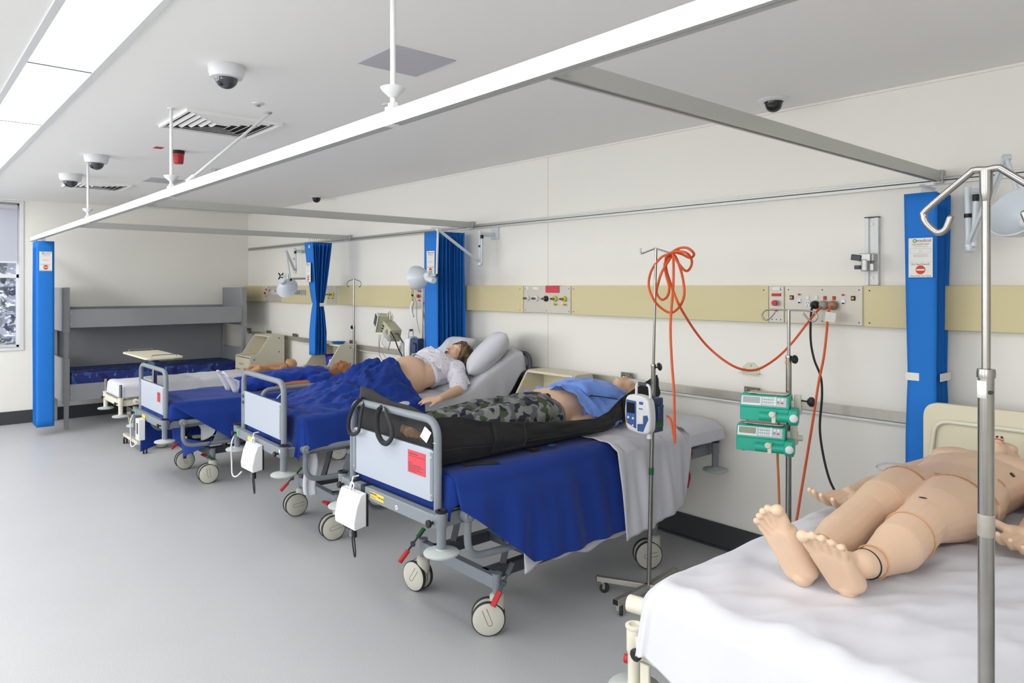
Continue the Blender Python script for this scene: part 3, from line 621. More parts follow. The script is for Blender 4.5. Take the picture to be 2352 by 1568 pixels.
def panel(x0, x1, nm='steel_insert', mm=m_plate):
    q = part(nm, MB().bb((x0+.0015, YT-.005, 1.3945), (x1-.0015, YT+.003, 1.597)), mm, t, bev=.001)
    s_ = MB()
    for x in (x0+.02, x1-.02, (x0+x1)/2):
        for z in (1.41, 1.578): s_.lathe([(.0035, 0), (.003, .002), (0, .002)], (x, YT-.005, z), (0, -1, 0), 8)
    part('screws', s_, m_dark, q); return q
def knob(q, x, z, r, m, d=.012, nm='button'): return part(nm, MB().lathe([(r*.7, 0), (r*.7, d*.6), (r, d*.6), (r*.95, d), (0, d*1.02)], (x, YT-.005, z), (0, -1, 0), 18), m, q)
def swt(q, x, z, m, w_=.016, h_=.02, nm='switch'): return part(nm, MB().bb((x-w_/2, YT-.010, z-h_/2), (x+w_/2, YT-.004, z+h_/2)), m, q, bev=.002)
def callpanel(x0, x1):
    q = panel(x0, x1, 'call_panel'); c = (x0+x1)/2
    swt(q, c, 1.583, m_tag, .05, .02, 'label'); swt(q, c, 1.549, m_red, .056, .016, 'red_nameplate')
    knob(q, c, 1.503, .017, m_white, .012, 'button_collar'); knob(q, c, 1.503, .0165, m_red, .028, 'call_button'); knob(q, c, 1.462, .007, m_red)
    return q
def outlets(x0, x1, full=True):
    q = panel(x0, x1, 'power_panel'); W = x1-x0
    X = lambda u: x0+W*u
    for u in (.095, .885): swt(q, X(u), 1.535, m_black, .022, .024, 'switch_rim'); knob(q, X(u), 1.535, .007, m_amber, .009)
    for u in (.20, .765):
        knob(q, X(u), 1.552, .005, m_red); swt(q, X(u), 1.517, m_white, .02, .024); swt(q, X(u), 1.509, m_inkb, .0165, .009)
    for k, u in enumerate((.31, .425, .535, .65)):
        swt(q, X(u), 1.535, m_white if k < 2 else m_red, .017, .02)
        o_ = swt(q, X(u), 1.503, m_white, .028, .034, 'socket')
        part('socket_slots', MB().box((X(u)-.006, YT-.0105, 1.508), (.0025, .001, .010), (0, .5, 0)).box((X(u)+.006, YT-.0105, 1.508), (.0025, .001, .010), (0, -.5, 0)).box((X(u), YT-.0105, 1.494), (.0025, .001, .009)), m_ink, o_)
    return q, X
callpanel(xt(1767), xt(1802)); qp, XP = outlets(xt(1804), xt(1983))
callpanel(xt(609), xt(616)); outlets(xt(617), xt(647))
callpanel(xt(955), xt(976)); outlets(xt(977), xt(977)+.40)
def gas(x0, x1, pos):
    q = panel(x0, x1, 'gas_panel')
    for (x, m) in pos:
        r = .022
        g = part('gas_outlet', MB().lathe([(r, 0), (r, .006), (r*.93, .014), (r*.5, .018)], (x, YT-.005, 1.502), (0, -1, 0), 24), m, q)
        part('valve', MB().lathe([(.009, .012), (.010, .03), (.008, .032), (.008, .044), (.0075, .045)], (x, YT-.005, 1.502), (0, -1, 0), 16), m_steel, g)
        part('valve_tip', MB().lathe([(.0065, .0455), (.0065, .052), (.004, .053)], (x, YT-.005, 1.502), (0, -1, 0), 12), m_fur, g)
        if m is m_yp: part('cap', MB().lathe([(.006, 0), (.006, .016), (.009, .016), (.009, .024), (0, .025)], (x+.004, YT-.005, 1.46), (0, -1, 0), 8), m_yp, g)
    return q
x0, x1 = xt(1204), xt(1312)
q = gas(x0, x1, [(xt(1214), m_white), (xt(1234), m_white), (xt(1256), m_black), (xt(1277), m_yp), (xt(1298), m_yp)])
a = xt(1255); b_ = xt(1286); part('red_notice', MB().bb((a, YT-.0095, 1.547), (b_, YT-.0085, 1.6005)).bb((a, YT-.0095, 1.599), (b_, YT+.03, 1.6008)), m_redp, q)
a = xt(1212); part('white_labels', MB().bb((a-.012, YT-.0065, 1.572), (a+.012, YT-.005, 1.59)).bb((xt(1225), YT-.0065, 1.571), (xt(1238), YT-.005, 1.59)), m_tag, q)
gas(xt(752), xt(775), [(xt(757), m_yp), (xt(766.5), m_yp)])
x0, x1 = xt(668), xt(704); q = part('nameplate', MB().bb((x0, YT-.007, 1.487), (x1, YT-.004, 1.551)), m_alud, t)
text('B12-3', .06, face(((x0+x1)/2-.02, YT-.0072, 1.518)), m_ink, q, 'nameplate_text')
# plugs in the near power panel
def plug(u, m, label, r=.023): 
    o = solo('power_plug', MB().lathe([(r*.9, -.0), (r, .005), (r*.95, .02), (r*.7, .028), (r*.4, .032)], (XP(u), YT-.012, 1.497), (0, -1, 0), 20), m, label, 'plug', 'power plugs in the near panel'); return o
plug(.425, m_black, 'black plug in the near power panel'); m_clg = mat('clear_grey_plastic', (150, 146, 138), .3, var=.1, vscale=50)
plug(.535, m_clg, 'clear grey plug of the cable looping to the drip stand', .025); plug(.65, m_fur if 0 else mat('clear_amber_plastic', (158, 128, 100), .3), 'amber clear plug of the cable with a paper tag', .025)
# medical rail
t = thing('wall_rail', 'brushed steel equipment rail low along the bed wall', 'equipment rail', (-4, 3.79, .92), world=True)
part('rail', MB().bb((-9.75, 3.785, .921), (1.5, 3.793, .971)), m_brush, t, bev=.001)
part('white_ledge', MB().bb((-8.3, 3.79, .905), (1.5, 3.83, .915)), m_alu, t)
for px in (615, 675, 807, 923, 1438, 1726, 570):
    x = PY(px, 860, 3.79).x; q = part('rail_bracket', MB().bb((x-.048, 3.792, .965), (x+.048, 3.80, 1.008)).bb((x-.03, 3.793, .935), (x+.03, WY, .96)), m_bkt, t)
    for s in (-.032, .032): part('bolt', MB().lathe([(.009, 0), (.008, .006), (.004, .008)], (x+s, 3.792, .993), (0, -1, 0), 8), m_brass, q)
for px in (1486, 780, 635): x = PY(px, 890, 3.78).x; part('rail_end_knob', MB().ell((x, 3.78, .90), (.014, .012, .01)), m_alud, t)
p = PY(1725, 843, WY); t = thing('wall_bracket', 'small white metal bracket on the wall behind the drooping orange cable', 'bracket', (p.x, WY, 1.10), world=True)
part('plate', MB().prism([V((-.06, 0, -.03)), V((.06, 0, -.03)), V((.055, 0, .0)), V((.02, 0, .03)), (V((-.02, 0, .03))), V((-.055, 0, 0))], lambda q_, a: V((p.x+q_.x, a, 1.118+q_.z)), WY-.005, WY).bb((p.x-.06, WY-.04, 1.085), (p.x+.06, WY, 1.09)), m_offw, t)
s_ = MB()
for dx, dz in ((0, .012), (-.04, -.012), (.04, -.012)): s_.lathe([(.008, 0), (.006, .004), (0, .004)], (p.x+dx, WY-.005, 1.118+dz), (0, -1, 0), 10)
part('screws', s_, m_brush, t)
# vertical channel with clamp
a, b_ = PY(1991, 500, 3.81), PY(2014, 656, 3.81)
t = thing('wall_channel', 'vertical aluminium wall channel with a grey clamp above the trunking', 'wall mount', ((a.x+b_.x)/2, 3.81, 1.61), world=True); xc = (a.x+b_.x)/2; zc1 = a.z
part('channel', MB().bb((xc-.034, 3.805, 1.603), (xc-.014, WY, zc1)).bb((xc+.014, 3.805, 1.603), (xc+.034, WY, zc1)).bb((xc-.016, 3.815, 1.603), (xc+.016, WY, zc1)), m_alu, t, bev=.002)
part('end_caps', MB().bb((xc-.035, 3.803, zc1-.002), (xc+.035, WY, zc1+.003)), m_dark, t)
for z in (zc1-.035, 1.64): part('screw', MB().lathe([(.007, 0), (.006, .003), (0, .003)], (xc, 3.814, z), (0, -1, 0), 10), m_brush, t)
c = PY(1988, 600, 3.76); q = part('clamp', MB().cyl((c.x, c.y, c.z-.05), (c.x, c.y, c.z+.01), .022).box((c.x, c.y, c.z+.02), (.06, .03, .04)).bb((c.x-.02, c.y, c.z-.05), (xc+.03, 3.81, c.z-.01)).bb((c.x-.01, c.y, c.z+.0), (xc+.03, 3.81, c.z+.04)), m_alud, t, bev=.004)
part('clamp_arm', MB().box((c.x-.04, c.y-.01, c.z+.02), (.05, .028, .03), (0, .15, 0)).box((c.x-.035, c.y-.01, c.z-.03), (.03, .02, .02)), m_greyd, q, bev=.004)
# ------------------------------------------------------------------ curtains
def curtain(name, label, c, wd, y0, y1, z0, z1, tie=None, n=13, axis='y', gather=.55, front_w=None, rz=0, labelz=.0, sway=None, sgn=1):
    """stack of pleats hanging under a track: leading flat panel at the near end, pleats behind it. local frame: track along +y, panel across x"""
    t = thing(name, label, 'curtain', c, rz, 'blue disposable bed curtains')
    def prof(z):
        if tie is None: return 1.0
        zt, g = tie
        if z > zt: u = min(1, (z-zt)/(z1-zt)); return g+(1-g)*(u**.75)
        u = min(1, (zt-z)/.30); return g+(.5-g if g < .3 else .9-g)*u**.7
    zs = [z0+(z1-z0)*k/26 for k in range(27)]
    # leading panel (flat, faces the room)
    def fp(u, v):
        z = zs[0]+(zs[-1]-zs[0])*v; k = prof(z); w_ = wd*(k*.6+.4) if tie else wd
        kk = 0 if not tie else (1-k)*(y1-y0)*.35
        return V(((u-.5)*w_, kk-.012*sin(u*PI)*.4, z))
    q = part('front_panel', MB().grid(fp, 6, 26), m_curt, t, solid=.003)
    # pleats
    m = n*2
    def pl(u, v):
        z = zs[0]+(zs[-1]-zs[0])*v; k = prof(z); i = u*m; a = (1 if int(round(i)) % 2 == 0 else -1)*(1-.34*abs(noise.noise(V((round(i)*1.7, 3, c[0]))))*(1.5 if int(round(i)) % 2 == 0 else 1)-(.12 if round(i) % 4 < 2 else 0))
        L_ = (y1-y0); s = u; yy = (1-k)*L_*.35+.006+s*L_*(k*.8+.2 if tie else 1)
        wob = noise.noise(V((round(i)*3.1, z*1.3, 2)))*.02
        w_ = (wd*(k*.6+.4) if tie else wd)
        return V((a*sgn*(w_/2-.004)+wob*(1-k+.3), yy+wob*.6, z))
    part('pleats', MB().grid(pl, m, 26), m_curt, t, solid=.003, sharp=20)
    hk = MB()
    for k in range(n): y = (y1-y0)*(k+.5)/n; hk.tube([(0, y, z1-.005), (.004, y, z1+.02), (-.004, y, z1+.035)], .0022, 5).box((0, y, z1+.037), (.012, .006, .008))
    part('hooks', hk, m_clear, t, kind='stuff')
    part('roundel', MB().lathe([(0, 0), (.018, 0), (.018, .001), (0, .0012)], (wd*.08, -.0035, z1-.045), (0, -1, 0), 20), mat_round, t)
    # label
    W = min(.115, wd*.72) if wd < .17 else .115; H = W*1.78; cx_ = wd*.02; cz_ = labelz; y = -.008
    q = part('label_card', MB().bb((cx_-W/2, y-.001, cz_-H/2), (cx_+W/2, y, cz_+H/2)), m_tag, t)
    F = lambda dx, dz: face((cx_+dx*W, y-.0012, cz_+dz*H))
    text('medical', W*.2, F(.14, .43), m_inkm, q, 'label_brand', .0003)
    rg = MB(); rg.tube([V((cx_-.24*W+W*.065*cos(a), y-.0015, cz_+.43*H+W*.065*sin(a))) for a in [k*PI/8 for k in range(16)]], W*.022, 6, closed=True); part('label_ring', rg, m_inkg, q)
    text('Acute Disposable Curtain', W*.068, F(0, .345), m_ink, q, 'label_title', .0003)
    text('Do Not Disturb', W*.115, F(0, -.17), m_ink, q, 'label_text', .0003); text('Please Wash Your Hands', W*.085, F(0, -.465), m_ink, q, 'label_text', .0003)
    bx = MB()
    for (a, b2, c2, d2) in ((-.43, -.03, .11, .23), (.03, .43, .11, .23)):
        for (x0, x1, z0_, z1_) in ((a, b2, d2, d2+.004), (a, b2, c2, c2+.004), (a, a+.006, c2, d2), (b2-.006, b2, c2, d2)): bx.bb((cx_+x0*W, y-.0014, cz_+z0_*H), (cx_+x1*W, y-.001, cz_+z1_*H))
    for z_ in (.31, .275, .07, .045, .02): bx.bb((cx_-.3*W, y-.0014, cz_+z_*H), (cx_+.3*W, y-.001, cz_+(z_+.006)*H))
    bx.bb((cx_-.5*W, y-.0014, cz_-.115*H), (cx_+.5*W, y-.001, cz_-.112*H))
    part('label_print', bx, m_lavp if 0 else m_gcab, q)
    part('stop_sign', MB().lathe([(0, 0), (W*.2, 0), (W*.2, .0008), (0, .0009)], (cx_, y-.001, cz_-.31*H), (0, -1, 0), 28), mat_stop, q)
    part('stop_bar', MB().bb((cx_-W*.165, y-.0025, cz_-.31*H-W*.035), (cx_+W*.165, y-.0018, cz_-.31*H+W*.035)), m_tag, q)
    if tie:
        zt, g = tie; w_ = wd*(g*.6+.4); yy = (1-g)*(y1-y0)*.35; ye = yy+(y1-y0)*(g*.8+.2)
        part('tie_tab', MB().bb((-w_/2-.006, yy-.008, zt-.018), (-w_/2+.05, yy-.005, zt+.018)).bb((-w_/2-.008, yy-.008, zt-.018), (-w_/2-.005, yy+.05, zt+.018)), m_tag, t)
        part('tie_tab', MB().bb((w_/2+.006, yy+.03, zt-.018), (w_/2+.01, ye+.006, zt+.018)).bb((w_/2-.04, ye+.003, zt-.018), (w_/2+.008, ye+.008, zt+.018)), m_tag, t)
    return t
mat_round = mat('pale_roundel', (190, 206, 232), .6); mat_stop = mat('stop_red', (206, 66, 40), .6)
curtain('bed_curtain', 'large blue pleated curtain tied with white tabs behind the foreground bed', (-1.232, 3.60, 0), .142, 0, .195, .30, 2.03, tie=(1.175, .74), n=12, labelz=1.73)
curtain('bed_curtain', 'wide gathered blue curtain hanging behind the woman manikin', (-4.965, 3.45, 0), .20, 0, .28, .30, 2.055, n=15, labelz=1.79)
curtain('bed_curtain', 'blue curtain pinched by a white tie beside the far examination lamp', (-7.03, 3.33, 0), .20, 0, .22, .87, 2.055, tie=(1.40, .14), n=9, labelz=1.74)
curtain('bed_curtain', 'blue curtain hanging at the far end of the long white track', (-8.97, tyx(-8.97)+.035, 0), .165, 0, .30, .10, 2.075, tie=None, n=10, labelz=1.86, rz=PI/2)
# ------------------------------------------------------------------ bunk
XB = -9.2; t = thing('bunk_bed', 'tall grey laminate bunk bed against the far wall', 'bunk bed', (-9.58, 2.5, 0), world=True)
y0, y1 = 1.46, 3.51
for (ya, yb) in ((y0, y0+.075), (y1-.075, y1)):
    for xa in (XB-.03, -9.93):
        part('post', MB().bb((xa-.02, ya+.018, 0), (xa+.015, yb-.012, 1.57)), m_bunk, t, bev=.004)
    for xa in (XB-.03,):
        part('post_cover', MB().bb((xa-.024, ya+.008, 1.08), (xa+.022, yb-.004, 1.58)).bb((xa-.024, ya+.006, .28), (xa+.022, yb-.004, .79)), m_bunk, t, bev=.002)
for (ya, yb) in ((y0+.005, y0+.03), (y1-.05, y1-.03)):
    for z0_, z1_ in ((1.09, 1.578), (.30, .79)): part('end_panel', MB().bb((-9.95, ya, z0_), (XB-.05, yb, z1_)), m_bunk, t, bev=.003)
part('side_rail', MB().bb((XB-.02, y0+.07, 1.13), (XB+.006, y1-.07, 1.335)), m_bunk, t, bev=.003)
part('side_rail', MB().bb((XB-.02, y0+.07, .315), (XB+.006, y1-.07, .50)), m_bunk, t, bev=.003)
part('back_panel', MB().bb((-9.975, y0+.05, .50), (-9.96, y1-.05, 1.345)), m_bunk, t)
part('slat_base', MB().bb((-9.95, y0+.06, 1.17), (XB-.02, y1-.06, 1.19)), m_bunk, t); part('slat_base', MB().bb((-9.95, y0+.06, .44), (XB-.02, y1-.06, .46)), m_bunk, t)
s_ = MB()
for y in (y0+.085, y1-.085):
    for z in (1.17, 1.30, .36, .46): s_.lathe([(.006, 0), (.005, .003), (0, .003)], (XB+.006, y, z), (1, 0, 0), 8)
part('screws', s_, m_brush, t)
solo('bunk_mattress', MB().bb((-9.93, y0+.09, .462), (XB-.03, y1-.09, .625)), m_bmat, 'blue patterned mattress on the lower bunk', 'mattress', bev=.02, seg=3)
# ------------------------------------------------------------------ bedside cabinets
def cabinet(x, label, dot=False):
    t = thing('bedside_cabinet', label, 'cabinet', (x, 3.30, 0), 0, 'cream bedside cabinets with sloping hutches')
    W = .235; P = [(0, .02), (0, .735), (.085, .75), (.245, .985), (.43, .985), (.43, .02)]
    P = fillet([V((0, a, b2)) for a, b2 in P], .03, 4, True)
    for s in (-1, 1): 
        q = part('side_panel', MB().prism(P, lambda p, a: V((a, p.y, p.z)), s*W-.009, s*W+.009), m_creams, t, bev=.002)
        d = MB()
        for yy, zz in ((.36, .95), (.36, .78), (.05, .70)): d.lathe([(.008, 0), (.007, .002), (0, .003)], (s*(W+.009), yy, zz), (s, 0, 0), 10)
        part('cap_screws', d, m_black, q)
    part('top_panel', MB().bb((-W+.005, .235, .965), (W-.005, .44, .982)), m_cream, t, bev=.003)
    part('back_panel', MB().bb((-W+.005, .40, .3), (W-.005, .415, .97)), m_cream, t)
    part('worktop', MB().bb((-W+.008, .0, .722), (W-.008, .41, .74)), m_cream, t, bev=.004)
    part('door', MB().bb((-W+.012, -.006, .08), (W-.012, .012, .56)), m_cream, t, bev=.003)
    dr = part('drawer', MB().bb((-W+.012, -.006, .57), (W-.012, .012, .715)), m_cream, t, bev=.003)
    part('handle', MB().tube(fillet([(-.05, -.006, .64), (-.05, -.03, .64), (.05, -.03, .64), (.05, -.006, .64)], .01), .004, 8), m_brush, dr)
    part('plinth', MB().bb((-W+.02, .03, .0), (W-.02, .40, .09)), m_creams, t)
    if dot: part('yellow_sticker', MB().lathe([(0, 0), (.012, 0), (.012, .0008), (0, .001)], (-W+.0092, .20, .90), (1, 0, 0), 16), m_yp, t)
    return t
cabinet(-3.63, 'cream bedside cabinet between the two nearest grey beds', True)
cabinet(-6.99, 'cream bedside cabinet holding a blue tub beyond the middle bed', True)
cabinet(-8.80, 'empty cream bedside cabinet nearest the grey bunk')
t = thing('plastic_tub', 'dark blue plastic tub inside the open bedside cabinet', 'tub', (-6.96, 3.58, .74))
tb = MB(); 
for (z, s) in ((0, .9),): pass
tb.grid(lambda u, v: V(((.075+.012*v)*(1 if 0 else cos(u*2*PI))*1.15, (.06+.01*v)*sin(u*2*PI)*1.2, .12*v)), 28, 4); part('body', tb, m_tack, t, solid=.003)
part('rim', MB().tube([V((.1*cos(a)*1.02, .084*sin(a)*1.02, .12)) for a in [k*PI/16 for k in range(32)]], .006, 8, closed=True), m_tack, t)
part('base', MB().lathe([(0, 0.001), (.075, .001), (.075, .004)], (0, 0, 0)), m_tack, t); part('label', MB().box((.05, -.071, .06), (.04, .004, .05)), m_tag, t)
solo('blue_dish', MB().lathe([(.0, 0), (.05, .0), (.075, .02), (.08, .022), (.05, .008), (0, .006)], (-6.93, 3.62, .983)), m_curt, 'flat blue dish on top of the bedside cabinet with the tub', 'dish')
# ------------------------------------------------------------------ overbed table
cz = .92; c = V((-7.72, 2.0, 0)); t = thing('overbed_table', 'cream overbed table on a steel column beyond the low grey bed', 'overbed table', (c.x, c.y, 0))
P = fillet([V((-.44, -.18, 0)), V((.44, -.18, 0)), V((.44, .16, 0)), V((-.44, .16, 0))], .04, 5, True)
part('table_top', MB().prism(P, lambda p, a: V((p.x, p.y, a)), cz-.018, cz), m_cream, t, bev=.004)
for s in (-1, 1): part('end_rail', MB().tube(fillet([(s*.42, -.12, cz-.005), (s*.42, -.12, cz+.022), (s*.42, .10, cz+.022), (s*.42, .10, cz-.005)], .01), .0035, 7), m_steel, t)
part('slide', MB().bb((.04, -.12, cz-.034), (.34, .10, cz-.018)), m_white, t)
part('column', MB().bb((.185, -.06, .1), (.225, -.02, cz-.05)), m_steel, t, bev=.004); part('column_sleeve', MB().bb((.18, -.066, .1), (.23, -.014, .5)), m_creamm, t, bev=.004)
part('clamp', MB().box((.24, -.05, cz-.075), (.13, .07, .075), (0, .25, .2)).cyl((.2, -.1, cz-.09), (.2, .0, cz-.11), .03), m_navy, t, bev=.008)
part('base', MB().bb((-.32, -.20, .075), (.23, -.155, .105)).bb((.05, .20, .075), (.32, .24, .105)).bb((.185, -.18, .07), (.225, .22, .105)), m_creamm, t, bev=.004)
for (x, y) in ((-.3, -.178), (.31, -.178+.03), (.30, .22), (.06, .22)):
    q = part('castor', MB().lathe([(.016, .05), (.018, .085), (.01, .09)], (x, y, 0), n=14), m_black, t)
    for s in (-.013, .013): part('wheel', MB().lathe([(.0, -.008), (.024, -.008), (.026, -.004), (.026, .004), (.024, .008), (0, .008)], (x-.01, y+s, .026), (.25, 1, 0), 18), m_black, q)
# ------------------------------------------------------------------ examination lamps
def lamp(label, plate, col_top, col_bot, elbow, drop, hc, hd, hr=.10, handle=True, plate2=None):
    """plate on wall; column; lower arm end; elbow high; drop to head centre; hd = direction the dish opens"""
    pl = V(plate); ct = V(col_top); cb = V(col_bot); el = V(elbow); dp = V(drop); hc = V(hc); hd = V(hd).normalized()
    t = thing('examination_lamp', label, 'lamp', (pl.x, WY, pl.z), world=True, group='wall mounted examination lamps')
    part('wall_plate', MB().box((pl.x, WY-.006, pl.z), (.10, .012, .11)), m_lamp, t, bev=.004)
    part('bracket_arm', MB().tube([(pl.x, WY-.01, ct.z-.03), (ct.x, ct.y, ct.z-.03)], .02, 4), m_lamp, t, bev=.002)
    q = part('column', MB().cyl(ct, cb, .0145), m_lamp, t)
    part('column_band', MB().cyl(ct+(cb-ct)*.45, ct+(cb-ct)*.52, .0155), m_black, q)
    part('joint', MB().cyl(cb+V((0, 0, .02)), cb-V((0, 0, .02)), .018).lathe([(.014, -.02), (.014, .02)], cb-V((0, 0, .015)), (el-cb).cross(V((0, 0, 1))), 12), m_lamp, t)
    d = (el-cb).normalized(); sd = d.cross(V((0, 0, 1))).normalized()*.009
    a1 = part('lower_arm', MB().tube([cb+sd, el+sd], .0085, 4, up=(0, 0, 1)).tube([cb-sd, el-sd], .0085, 4, up=(0, 0, 1)), m_lamp, t)
    part('damper', MB().cyl(cb+V((.02, 0, .0)), cb+(ct-cb)*.75+V((.035, -.01, 0)), .012), m_lamp, a1)
    e_ = cb+(ct-cb)*.75+V((.035, -.01, 0)); part('damper_cap', MB().cyl(e_, e_+(ct-cb).normalized()*.03, .0135), m_black, a1)
    part('elbow', MB().lathe([(.014, -.014), (.014, .014)], el, (el-cb).cross(V((0, 0, 1))), 12), m_lamp, t)
    part('upper_arm', MB().tube([el, dp], .009, 10), m_lamp, t)
    h = MB().lathe([(.028, .0), (.045, .012), (.072, .04), (.092, .075), (hr, .11), (hr-.003, .113), (hr-.006, .108), (.086, .075), (.066, .043), (.04, .018), (.022, .01)] if 1 else [], hc-hd*.05, hd, 36)
    hh = part('lamp_shade', h, m_lamp, t); ax = -hd
    part('bulb', MB().ell(hc-hd*.015, (.026, .026, .026)), m_white, hh)
    part('neck', MB().lathe([(.026, .0), (.03, .03), (.028, .06)], hc-hd*.045, ax, 20), m_lamp, hh)
    if handle: side = hd.cross(V((0, 0, 1))).normalized(); part('knob', MB().cyl(dp, dp+V((.02, 0, 0)), .012), m_black, hh)
    part('yoke', MB().tube([dp, hc-hd*.06], .008, 8), m_lamp, t)
    return t, hh
lY = 3.62
lamp('white examination lamp at the right edge, dish cut by the photo frame', (PY(2245, 460, WY).x, WY, PY(2245, 460, WY).z), PY(2222, 430, 3.68), PY(2225, 565, 3.68), PY(2312, 362, 3.45), PY(2347, 470, 3.35), PY(2352, 505, 3.30), (-.25, -.8, .45), hr=.105)
tl, hh = lamp('white examination lamp with its dish in front of the wide curtain', (PY(1138, 535, WY).x, WY, PY(1138, 535, WY).z), PY(1103, 530, 3.70), PY(1103, 603, 3.70), PY(1006, 527, 3.25), PY(1003, 632, 3.25), PY(968, 636, 3.22), (-.9, -.15, -.12), hr=.10)
d_ = (PY(1012, 648, 3.22)-PY(985, 640, 3.22)).normalized(); p_ = PY(980, 639, 3.22); part('handle_can', MB().lathe([(.022, 0), (.026, .02), (.026, .10), (.022, .104)], p_, d_, 20), m_lamp, hh)
lamp('far white examination lamp with its dish over the yellow trunking', (PY(697, 572, WY).x, WY, PY(697, 572, WY).z), PY(677, 570, 3.65), PY(678, 622, 3.62), PY(657, 576, 3.30), PY(667, 642, 3.20), PY(655, 655, 3.15), (-.6, .6, -.45), hr=.115)
# wire loop on lamp B
# black X monitor arm
c = PY(645, 634, 3.35); t = thing('monitor_arm', 'small arm with a black X-shaped mounting plate beside the far lamp', 'monitor arm', (c.x, c.y, c.z-.06), world=True)
part('mount_plate', MB().box(c, (.015, .09, .012), (.9, 0, 0)).box(c, (.015, .09, .012), (-.9, 0, 0)).box(c, (.016, .03, .03)), m_black, t, bev=.003)
part('arm', MB().tube([c, c+V((.07, .05, 0)), c+V((.09, .08, -.03)), V((c.x+.10, WY, c.z-.02))], .012, 10).cyl(c+V((.08, .05, -.06)), c+V((.08, .05, .03)), .014), m_alud, t)
# ------------------------------------------------------------------ drip stands
def pole(label, top, bot, joint, r1, r2, hook, base=None, grp='drip stands', knob=None, extra=None):
    top = V(top); bot = V(bot); t = thing('drip_stand', label, 'drip stand', (bot.x, bot.y, 0), world=True, group=grp)
    d = top-bot; J = bot+d*joint
    part('inner_tube', MB().cyl(J-d*.03, top, r1), m_steel, t)
    q = part('outer_tube', MB().cyl(bot, J, r2), m_steel, t); part('collar', MB().lathe([(r2*1.15, 0), (r2*1.18, .008), (r2*1.1, .014), (r1, .015)], J-d.normalized()*.01, d, 18), m_steel, q)
    if knob: k = V(knob).normalized(); J2 = J-V((0, 0, .015)); part('clamp_knob', MB().cyl(J2, J2+k*(r2+.018), .004).lathe([(.012, 0), (.02, .004), (.021, .012), (.014, .018)], J2+k*(r2+.012), k, 8), m_black, q)
    for h_ in hook: part('hook', MB().tube(h_[1], h_[0], 12), m_steel, t)
    if base:
        for k, a in enumerate(base[1]):
            e_ = V((bot.x+cos(a)*base[0], bot.y+sin(a)*base[0], base[2])); s_ = V((bot.x, bot.y, base[2]))
            L_ = part('base_leg', MB().box((s_+e_)/2, (base[0], .03, .026), (0, 0, a)), m_brush, t, bev=.002)
            part('leg_end', MB().box(e_, (.006, .028, .024), (0, 0, a)), m_black, L_)
            w_ = e_-V((cos(a), sin(a), 0))*.03; part('castor', MB().lathe([(.01, .045), (.012, .058), (.006, base[2])], (w_.x, w_.y, 0), n=12).box((w_.x, w_.y, .038), (.012, .03, .03), (0, 0, a+.6)), m_brush, L_)
            part('wheel', MB().lathe([(0, -.008), (.022, -.009), (.026, -.005), (.026, .005), (.022, .009), (0, .008)], (w_.x+.006, w_.y+.006, .026), (cos(a+2.2), sin(a+2.2), 0), 20), m_rub, L_)
    return t, q
yF = 1.35
tp = PY(2265, 392, yF); jt = PY(2269, 853, yF); bt = V((tp.x+.0, yF, .05))
hk = []
for s, pts in ((1, [(2265, 390), (2240, 391), (2225, 400), (2130, 480), (2122, 497), (2128, 513), (2146, 530), (2158, 534), (2172, 526), (2182, 502), (2184, 494)]), (-1, None)):
    if pts: P = [PY(x, y, yF) for x, y in pts]; base_ = P
    else: P = [V((2*tp.x-p.x, p.y+.0, p.z)) for p in base_]
    P = spline(P, 5); hk.append(([.0058]*(len(P)-4)+[.0052, .0045, .0035, .0022], P))
pf, qf = pole('tall steel drip stand in the right foreground, nearest the camera', tp, bt, (jt.z-.05)/(tp.z-.05), .0064, .0118, hk, (.24, [-.3, 1.0, 2.2, 3.5, 4.7], .075))
part('top_socket', MB().lathe([(.0064, -.05), (.0095, -.035), (.0098, .0)], tp, (0, 0, 1), 20), m_steel, pf)
a_, b2 = PY(2258, 875, yF-.0135), PY(2258, 915, yF-.0135); 
qa = part('paper_label', MB().grid(lambda u, v: V((tp.x+.0125*sin(-1.2+1.5*u), yF-.0125*cos(-1.2+1.5*u), a_.z+(b2.z-a_.z)*v)), 8, 2), m_tag, pf, solid=.0004)
z_ = PY(2265, 1205, yF).z; part('tape', MB().lathe([(.0122, -.018), (.0128, -.016), (.0128, .016), (.0122, .018)], (tp.x, yF, z_), n=20), m_clg, pf)
part('spring_button', MB().cyl((tp.x+.009, yF-.0115, jt.z-.033), (tp.x+.009, yF-.004, jt.z-.033), .003), m_black, pf)
# stand with the orange coil
yA = 2.90; tA = PY(1507, 570, yA); bA = PZ(1490, 1351, .06)
P1 = fillet([PY(1471, 570, yA), PY(1472, 583, yA), PY(1505, 570, yA), PY(1545, 583, yA), PY(1560, 574, yA)], .01)
sA, qA = pole('steel drip stand holding the orange cable coil and white pump', tA, bA, .66, .0068, .0115, [(.0042, P1)], (.27, [3.6, 4.75, .5, 1.7], .072), knob=(1, .3, .3))
z_ = PY(1497, 1083, 2.90); dA = (tA-bA).normalized(); cc = bA+dA*((z_.z-bA.z)/dA.z); part('green_tape', MB().cyl(cc-dA*.018, cc+dA*.018, .0128), m_grn, sA)
